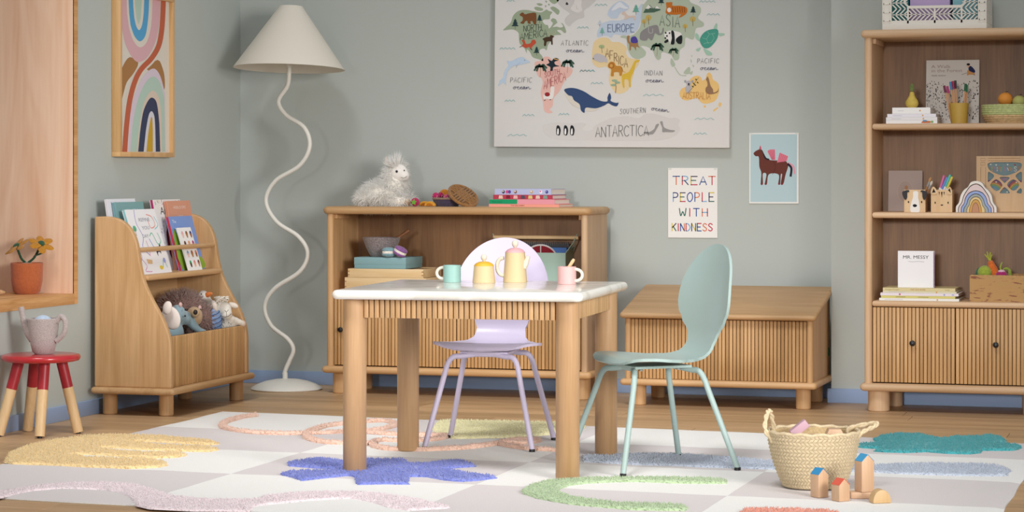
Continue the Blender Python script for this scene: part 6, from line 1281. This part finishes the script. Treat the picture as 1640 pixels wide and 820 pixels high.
# rainbow stacker: nested arches
x0, x1 = bx(1531, -.46), bx(1596, -.46); xc = (x0 + x1) / 2; kk = (x1 - x0) / 440
def rc(p): return (xc + (p[0] - 1118) * kk, ZB + .0003 + (664 - p[1]) * kk)
t = thing('rainbow_stacker', 'nested wavy rainbow arch stacker in pastel colours on the middle shelf', 'toy', (xc, -.44, ZB))
arcs = [([(898, 664), (900, 600), (930, 560), (950, 480), (985, 420), (1030, 385), (1060, 335), (1120, 320), (1180, 340), (1210, 390), (1250, 425), (1285, 480), (1300, 555), (1335, 605), (1338, 664)], '#e6e0d8'),
        ([(930, 664), (932, 610), (965, 560), (985, 490), (1020, 430), (1060, 380), (1120, 358), (1175, 385), (1215, 435), (1250, 490), (1268, 555), (1302, 610), (1305, 664)], '#dcc7c6'),
        ([(958, 664), (962, 610), (990, 570), (1005, 510), (1045, 455), (1115, 432), (1185, 455), (1225, 510), (1240, 570), (1275, 615), (1278, 664)], '#92a6d6'),
        ([(985, 664), (990, 620), (1018, 575), (1035, 520), (1070, 480), (1115, 465), (1160, 480), (1195, 525), (1212, 580), (1245, 625), (1248, 664)], '#9fa6a3'),
        ([(1018, 664), (1022, 625), (1045, 585), (1055, 540), (1080, 508), (1115, 496), (1150, 508), (1175, 545), (1185, 590), (1208, 625), (1212, 664)], '#dfc38a'),
        ([(1045, 664), (1050, 620), (1065, 575), (1085, 540), (1113, 526), (1142, 540), (1160, 575), (1172, 620), (1176, 664)], '#cf9c50'),
        ([(1072, 664), (1078, 625), (1088, 585), (1112, 560), (1136, 585), (1146, 625), (1150, 664)], '#c08a68')]
for k, (pts, c_) in enumerate(arcs):
    o = [rc(p) for p in crom(pts, 3, False)]
    if k + 1 < len(arcs):
        i_ = [rc(p) for p in crom(arcs[k + 1][0], 3, False)]; cxk = xc
        i_ = [(cxk + (p[0] - cxk) * 1.03, ZB + (p[1] - ZB) * 1.03) if p[1] > ZB + .001 else (cxk + (p[0] - cxk) * 1.03, p[1]) for p in i_]
        poly = o + i_[::-1]
    else: poly = o
    ar = build(MB().prism(poly, 'y', -.462, -.418), 'arch', plain(c_, .6), t, bevel=0)
    P_ = Print(lambda u, v: Vector((u, -.4621, v)), (0, -1, 0), up=True)
    if k + 1 < len(arcs): P_.stroke(i_, .0011, '#3a3a3e', 1, False); P_.done('edge_line', ar)
# wooden frame board
x0, x1 = bx(1564, -.30), bx(1564, -.30) + .195; zt = ony(1600, 250, -.30).z; kk = (ony(1640, 300, -.30).x - x0) / 517.0
t = thing('puzzle_board', 'pale wooden cut out frame board with sky picture behind on the middle shelf', 'wooden board', ((x0 + x1) / 2, -.30, ZB))
def wc(p): return (x0 + (p[0] - 1123) * kk, zt - (p[1] - 68) * kk)
box('picture_sheet', t, plain('#7f9aa0', .7), x0 + .002, x1 - .002, -.292, -.288, ZB + .001, zt - .002, 0)
holes = [crom([(1245, 170), (1275, 140), (1430, 136), (1590, 140), (1618, 170), (1595, 220), (1520, 262), (1430, 285), (1340, 262), (1270, 225)], 3), crom([(1250, 250), (1275, 250), (1318, 290), (1260, 352), (1248, 340)], 3), crom([(1550, 290), (1590, 250), (1618, 250), (1618, 350), (1600, 350)], 3), crom([(1378, 312), (1400, 298), (1460, 298), (1485, 312), (1440, 360), (1425, 360)], 3), crom([(1275, 390), (1340, 325), (1408, 390), (1345, 455)], 3), crom([(1458, 385), (1525, 325), (1590, 385), (1530, 452)], 3), crom([(1380, 470), (1432, 412), (1488, 470), (1470, 480), (1400, 480)], 3), crom([(1562, 470), (1600, 425), (1618, 440), (1612, 480)], 3)]
bm = bmesh.new()
def loop(pts):
    vs = [bm.verts.new((p[0], -.296, p[1])) for p in pts]; return [bm.edges.new((vs[i], vs[(i + 1) % len(vs)])) for i in range(len(vs))]
ed = loop([(x0, ZB), (x1, ZB), (x1, zt), (x0, zt)])
for hl in holes: ed += loop([wc(p) for p in hl])
r_ = bmesh.ops.triangle_fill(bm, use_beauty=True, use_dissolve=False, edges=ed)
g_ = bmesh.ops.extrude_face_region(bm, geom=bm.faces[:]); bmesh.ops.translate(bm, verts=[v for v in g_['geom'] if isinstance(v, bmesh.types.BMVert)], vec=(0, -.010, 0))
bmesh.ops.recalc_face_normals(bm, faces=bm.faces); me = bpy.data.meshes.new('frame_board'); bm.to_mesh(me); bm.free(); mobj('frame_board', me, kit, t)
P_ = Print(lambda u, v: Vector((u, -.2922, v)), (0, -1, 0), up=True)
cs2 = ['#c98a5a', '#d9b45a', '#6fae9a', '#c98aa8', '#8aa0d0', '#e0e0da']
a = wc((1262, 235)); P_.text('HAPPINESS', a[0], a[1], 50 * kk, 30 * kk, 11 * kk, 7 * kk, '', 2, 0, 0, .05, cs2); a = wc((1395, 345)); P_.text('KIND', a[0] - .012, a[1], 36 * kk, 24 * kk, 8 * kk, 6 * kk, '#c98aa8', 2)
for cx_, cy_ in ((1300, 500), (1560, 500)):
    for j, c_ in enumerate(('#8a5f8a', '#b56a5a', '#d1a05a', '#8aa86a', '#6f9ab0')): P_.stroke([wc((cx_ + (150 - j * 16) * math.cos(R(g)) * (1 if cx_ < 1400 else .75), cy_ - (165 - j * 18) * math.sin(R(g)))) for g in range(30, 151, 15)], 15 * kk, c_, 1)
for h_ in ((1275, 160), (1335, 165), (1460, 162), (1540, 165), (1335, 355), (1455, 465), (1555, 358)): P_.disc(wc(h_), 9 * kk, 8 * kk, '#e8e6e0' if h_[0] != 1540 else '#a8404a', 3)
P_.done('sky_print', t)
for (a, b, c, d) in ((1170, 1220, 92, 118), (1250, 1600, 92, 118), (1170, 1220, 140, 168), (1170, 1225, 190, 500)):
    p0, p1 = wc((a, d)), wc((b, c)); m = MB(); m.tube([(p0[0], -.3062, p0[1]), (p1[0], -.3062, p0[1]), (p1[0], -.3062, p1[1]), (p0[0], -.3062, p1[1])], .0007, 5, closed=True); build(m, 'scored_line', plain('#b08a5a', .7), t)

# ---- lower shelf
zs = fstack([(1408, 1536, .0088, '#e9e6df', 'white book at the bottom of the lower shelf stack', 'line'), (1411, 1530, .0085, '#d2c76e', 'yellow green book second from bottom of the lower shelf stack', 'yel'), (1410, 1535, .0095, '#e4d9df', 'pale pink book in the middle of the lower shelf stack', 'pinkdots'), (1414, 1532, .0058, '#d9d3b4', 'thin buff book second from top of the lower shelf stack', 'line'), (1414, 1530, .0115, '#d6c692', 'straw coloured book with lettered spine on top of the lower shelf stack', 'words')], ZC, -.47, 'picture books on the lower shelf', .17)
x0, x1 = bx(1438, -.445), bx(1496, -.445); hh = ony(1460, 402, -.445).z - zs
b_, pr_ = book('small square white book standing on the lower shelf stack', (x0, -.445, zs), (1, .06, 0), Z_, x1 - x0, hh, .014, '#eeecee', '#d9d2e4')
w_ = x1 - x0; pr_.type('MR. MESSY', w_ * .49, hh * .79, .0115, '#1d1c1f', 1, 1.18, 'CENTER'); pr_.stroke([(w_ * .29, hh * .715), (w_ * .40, hh * .705), (w_ * .55, hh * .715), (w_ * .72, hh * .705)], .0011, '#8a8a90', 1); pr_.poly([(w_ - .003, .001), (w_ - .0005, .001), (w_ - .0005, hh - .001), (w_ - .003, hh - .001)], '#8a5aa8', 1); pr_.done('cover_print', b_)
x0, x1 = bx(1553, -.46), bx(1553, -.46) + .222; y0, y1 = -.46, -.30; h_ = ony(1600, 443, -.46).z - ZC
fbm, nt_, b__ = _new('jute_felt'); b__.inputs['Roughness'].default_value = .95
tc = nt_.nodes.new('ShaderNodeTexCoord'); mpn = nt_.nodes.new('ShaderNodeMapping'); mpn.inputs['Scale'].default_value = (14, 14, 60); nz_ = nt_.nodes.new('ShaderNodeTexNoise'); nz_.inputs['Scale'].default_value = 1.6; nz_.inputs['Detail'].default_value = 3; nz_.inputs['Distortion'].default_value = .8
nt_.links.new(tc.outputs['Object'], mpn.inputs['Vector']); nt_.links.new(mpn.outputs[0], nz_.inputs['Vector']); rp_ = nt_.nodes.new('ShaderNodeValToRGB'); e_ = rp_.color_ramp.elements; e_[0].position = .36; e_[1].position = .43; e_[0].color = lin('#8a5644'); e_[1].color = lin('#b8915f'); nt_.links.new(nz_.outputs['Fac'], rp_.inputs['Fac']); nt_.links.new(rp_.outputs['Color'], b__.inputs['Base Color']); _bump(nt_, b__, 500, .4, .002)
t = thing('felt_basket', 'tan felt basket with brown streaks on the lower shelf', 'basket', ((x0 + x1) / 2, -.38, ZC)); m = MB()
m.box(x0, x1, y0, y0 + .008, ZC, ZC + h_); m.box(x0, x1, y1 - .008, y1, ZC, ZC + h_); m.box(x0, x0 + .008, y0 + .008, y1 - .008, ZC, ZC + h_); m.box(x1 - .008, x1, y0 + .008, y1 - .008, ZC, ZC + h_); m.box(x0 + .008, x1 - .008, y0 + .008, y1 - .008, ZC, ZC + .006)
build(m, 'basket', fbm, t)
build(MB().tube([(x0 + .004, y0 + .004, ZC + h_), (x1 - .004, y0 + .004, ZC + h_), (x1 - .004, y1 - .004, ZC + h_), (x0 + .004, y1 - .004, ZC + h_)], .005, 8, closed=True), 'rolled_rim', felt('#b8915f'), t)
def veg(nm, lab, px, py, y, r, c_): c_0 = ony(px, py, y); o_ = thing(nm, lab, 'felt vegetable', (c_0.x, y, c_0.z - r[2])); return o_, c_0
o_, c_0 = veg('felt_cabbage', 'green felt vegetable at the left of the felt basket', 1577, 437, -.41, (0, 0, .022), 0); build(MB().ball(c_0, (.025, .023, .026), 22, 14), 'head', felt('#98a83f'), o_)
o_, c_0 = veg('felt_leaf_ball', 'dark green felt vegetable behind the pale green one in the basket', 1570, 438, -.385, (0, 0, .02), 0); build(MB().ball(c_0, (.018, .018, .022), 18, 12), 'head', felt('#3f6b4a'), o_)
o_ = thing('felt_carrot', 'orange felt carrot with yellow green tops in the felt basket', 'felt vegetable', (bx(1594, -.40), -.40, ZC + .01)); a, b = ony(1596, 446, -.40), ony(1586, 419, -.40)
build(MB().tube([a + (a - b) * .5, a, a.lerp(b, .5), b, b + (b - a) * .06], [.008, .0155, .0165, .010, .004], 14), 'root', felt('#cf6a2c'), o_)
for e_ in ((1577, 407), (1581, 403), (1586, 404), (1589, 408)): build(MB().tube(crom([tuple(b), tuple(ony(1584 + (e_[0] - 1583) * .5, 412, -.40)), tuple(ony(e_[0], e_[1], -.40))], 4, False), .0024, 7), 'stalk', felt('#a3a83c'), o_)
o_ = thing('felt_radish', 'magenta felt radish with green stalks in the felt basket', 'felt vegetable', (bx(1604, -.42), -.42, ZC + .02)); c_0 = ony(1604, 441, -.42); build(MB().ball(c_0, (.020, .018, .018), 20, 14), 'root', felt('#a32a68'), o_)
build(MB().ball(c_0 + Vector((0, 0, .012)), (.0135, .013, .008), 16, 10), 'crown', felt('#d9b3bf'), o_)
build(MB().tube(crom([tuple(c_0 + Vector((0, 0, .015))), tuple(ony(1602, 428, -.42)), tuple(ony(1605, 420, -.42))], 4, False), .0026, 7), 'stalk', felt('#98a83f'), o_)
build(MB().tube(crom([tuple(c_0 + Vector((.004, 0, .015))), tuple(ony(1609, 430, -.42)), tuple(ony(1616, 432, -.42)), tuple(ony(1618, 441, -.42))], 4, False), [.003] * 5 + [.005] * 4 + [.006] * 4, 7), 'stalk', felt('#8a9a3c'), o_)

# ================================================================== straw basket and blocks on the rug
bq = fl(1303, 780, .0065); BZ = .0065; bcx, bcy = bq.x, bq.y + .0
straw = plain('#d8c5a2', .75, .35, 300, .25, 0, .12); straw2 = plain('#c2a97e', .8, .3, 300, .2, 0, .15)
t = thing('straw_basket', 'woven straw basket with two looped handles on the rug', 'basket', (bcx, bcy, BZ)); NRR, NT = 15, 66; HB = .150
def brad(f): return .079 + .043 * f ** .9 + (.006 * math.sin(f * math.pi))
build(MB().lathe([(0, .002), (brad(0) - .006, .002), (brad(0) - .003, .008)] + [(brad(k / 10) - .003, .008 + k / 10 * (HB - .01)) for k in range(1, 11)] + [(brad(1) - .006, HB - .004)] + [(brad(k / 10) - .0065, .008 + k / 10 * (HB - .01)) for k in range(9, -1, -1)] + [(0, .008)], (bcx, bcy, BZ), 56, cap0=False, cap1=False), 'basket_wall', straw2, t)
wv = MB()
for r_ in range(NRR):
    f0 = (r_ + .5) / NRR; rad = brad(f0); z_ = BZ + .004 + f0 * (HB - .006); dz = HB / NRR * .62
    for k in range(NT):
        a = 2 * math.pi * (k + (r_ % 2) * .5) / NT; sg = 1 if r_ % 2 else -1; da = 2 * math.pi / NT * .95
        def P(u, v, w): aa = a + u * da + sg * v * da * .55; rr = rad + w + (v * dz) * .28; return (bcx + rr * math.cos(aa), bcy + rr * math.sin(aa), z_ + v * dz)
        vs = [P(-.42, -.95, .0005), P(.42, -.95, .0005), P(.48, 0, .0032), P(.42, .95, .0005), P(-.42, .95, .0005), P(-.48, 0, .0032), P(0, 0, .0046)]
        wv.add(vs, [(0, 1, 6), (1, 2, 6), (2, 3, 6), (3, 4, 6), (4, 5, 6), (5, 0, 6)], 0)
o_ = build(wv, 'woven_strands', straw, t, fix=False, ang=60); o_['kind'] = 'stuff'
build(MB().tube([(bcx + brad(1) * math.cos(2 * math.pi * k / 48), bcy + brad(1) * math.sin(2 * math.pi * k / 48), BZ + HB + .002 * math.sin(k * 2)) for k in range(48)], .0052, 8, closed=True), 'rim', straw, t)
def cam_off(dx, dd, dz): return Vector((bcx + dx * CA - dd * SA, bcy + dx * SA + dd * CA, BZ + dz))
rr_ = brad(1)
h1 = crom([tuple(cam_off(-rr_ + .012, -.035, HB - .028)), tuple(cam_off(-rr_ - .010, -.024, HB + .006)), tuple(cam_off(-rr_ - .005, -.010, HB + .042)), tuple(cam_off(-rr_ + .004, 0, HB + .054)), tuple(cam_off(-rr_ + .012, .012, HB + .036)), tuple(cam_off(-rr_ + .020, .030, HB - .004)), tuple(cam_off(-rr_ + .020, .04, HB - .03))], 6, False)
h2 = crom([tuple(cam_off(rr_ - .02, -.04, HB - .020)), tuple(cam_off(rr_ + .006, -.034, HB + .002)), tuple(cam_off(rr_ + .035, -.012, HB + .012)), tuple(cam_off(rr_ + .048, .004, HB + .020)), tuple(cam_off(rr_ + .025, .020, HB + .016)), tuple(cam_off(rr_ - .02, .034, HB + .004)), tuple(cam_off(rr_ - .025, .045, HB - .02))], 6, False)
for h_ in (h1, h2):
    m = MB()
    for s_ in (0, math.pi):
        path = []
        for k, p_ in enumerate(h_):
            a = k * .8 + s_; path.append(Vector(p_) + Vector((math.cos(a) * .0028, math.cos(a) * .001, math.sin(a) * .0028)))
        m.tube(path, .0042, 7)
    build(m, 'handle', straw, t)
blk = wood('#d8b595', '#c69c76', 'z', name='block', rnd=.04, contrast=.7)
def house(label, px, py, wpx, hpx, ridge, roofc, rot, sc_, depth=None, base=BZ):
    p_ = fl(px, py, base); k = sc_; w_, h_, rh = wpx * k, hpx * k, ridge * k; d_ = depth or w_
    t = thing('house_block', label, 'toy block', (p_.x, p_.y + d_ * .4, base + .0003), R(rot), local=True); h2_ = h_ - rh
    m = MB().prism([(-w_ / 2, 0), (w_ / 2, 0), (w_ / 2, h2_), (0, h_), (-w_ / 2, h2_)], 'y', -d_ / 2, d_ / 2)
    build(m, 'block', blk, t, bevel=.0012)
    if roofc:
        n = Vector((-rh, 0, w_ / 2)).normalized() * .0009
        for sg in (-1, 1):
            a, b = Vector((sg * w_ / 2 * .99, 0, h2_ + .0006)), Vector((0, 0, h_ + .0004)); nn = Vector((sg * rh, 0, w_ / 2)).normalized() * .0006
            q4 = [a + nn + Y_ * -d_ / 2 * .985, a + nn + Y_ * d_ / 2 * .985, b + nn + Y_ * d_ / 2 * .985, b + nn + Y_ * -d_ / 2 * .985]
            build(MB().rings([[x - nn * 1.2 for x in q4], q4]), 'painted_roof', plain(roofc, .5), t)
    return t
K = 6.35 / 3900
house('small wooden house block with blue roof before the straw basket', 1311, 797, 20, 46, 10, '#2f8fc4', 48, K, .034)
house('short wooden house block with coral red roof on the rug', 1345, 803, 21, 35, 10, '#e0614a', 46, K, .034)
pb = fl(1377, 799, BZ); t = thing('plank_block', 'flat wooden plank block under the tall house block', 'toy block', (pb.x, pb.y + .02, BZ + .0003), R(14), local=True); build(MB().box(-.028, .026, -.020, .020, 0, .0165), 'block', blk, t, bevel=.0012)
house('tall wooden house block with bright blue roof standing on the plank', 1383, 788, 23, 59, 11, '#3f9fd0', 40, K, .036, BZ + .0172)
ph = fl(1408, 806, BZ); t = thing('arch_block', 'half round wooden block at the right of the house blocks', 'toy block', (ph.x, ph.y + .015, BZ + .0003), R(28), local=True)
build(MB().prism([(.024 * math.cos(R(a)), .034 * math.sin(R(a)) ** .9) for a in range(0, 181, 12)], 'y', -.017, .017), 'block', wood('#d8b98c', '#c8a26e', 'z', name='block_yellow', rnd=0), t, bevel=.0012)
pk2 = ony(1279, 686, bcy); t = thing('pink_block', 'dusty pink wooden block tilted in the straw basket', 'toy block', (pk2.x, bcy, pk2.z - .02)); rm = Matrix.Rotation(YAW, 3, 'Z') @ Matrix.Rotation(R(-38), 3, 'Y')
m = MB().box(-.026, .026, -.018, .018, -.011, .011); build(grp(m, lambda q: rm @ q + Vector((pk2.x, bcy + .01, pk2.z - .001))), 'block', plain('#c9a3b0', .6), t, bevel=.002)
nb = ony(1338, 693, bcy); t = thing('wedge_block', 'natural wooden wedge block lying in the straw basket', 'toy block', (nb.x, bcy, nb.z - .02)); m = MB().prism([(-.028, -.010), (.026, -.010), (.014, .012), (-.018, .012)], 'y', -.02, .02); rm2 = Matrix.Rotation(YAW, 3, 'Z')
build(grp(m, lambda q: rm2 @ q + Vector((nb.x, bcy - .01, nb.z))), 'block', blk, t, bevel=.0015)
t = thing('filler_block', 'natural wooden block half hidden inside the straw basket', 'toy block', (bcx, bcy, BZ + .09)); m = MB().box(-.04, .03, -.03, .03, -.02, .02)
build(grp(m, lambda q: rm2 @ q + Vector((bcx - .005, bcy + .01, BZ + .118))), 'block', blk, t, bevel=.002)
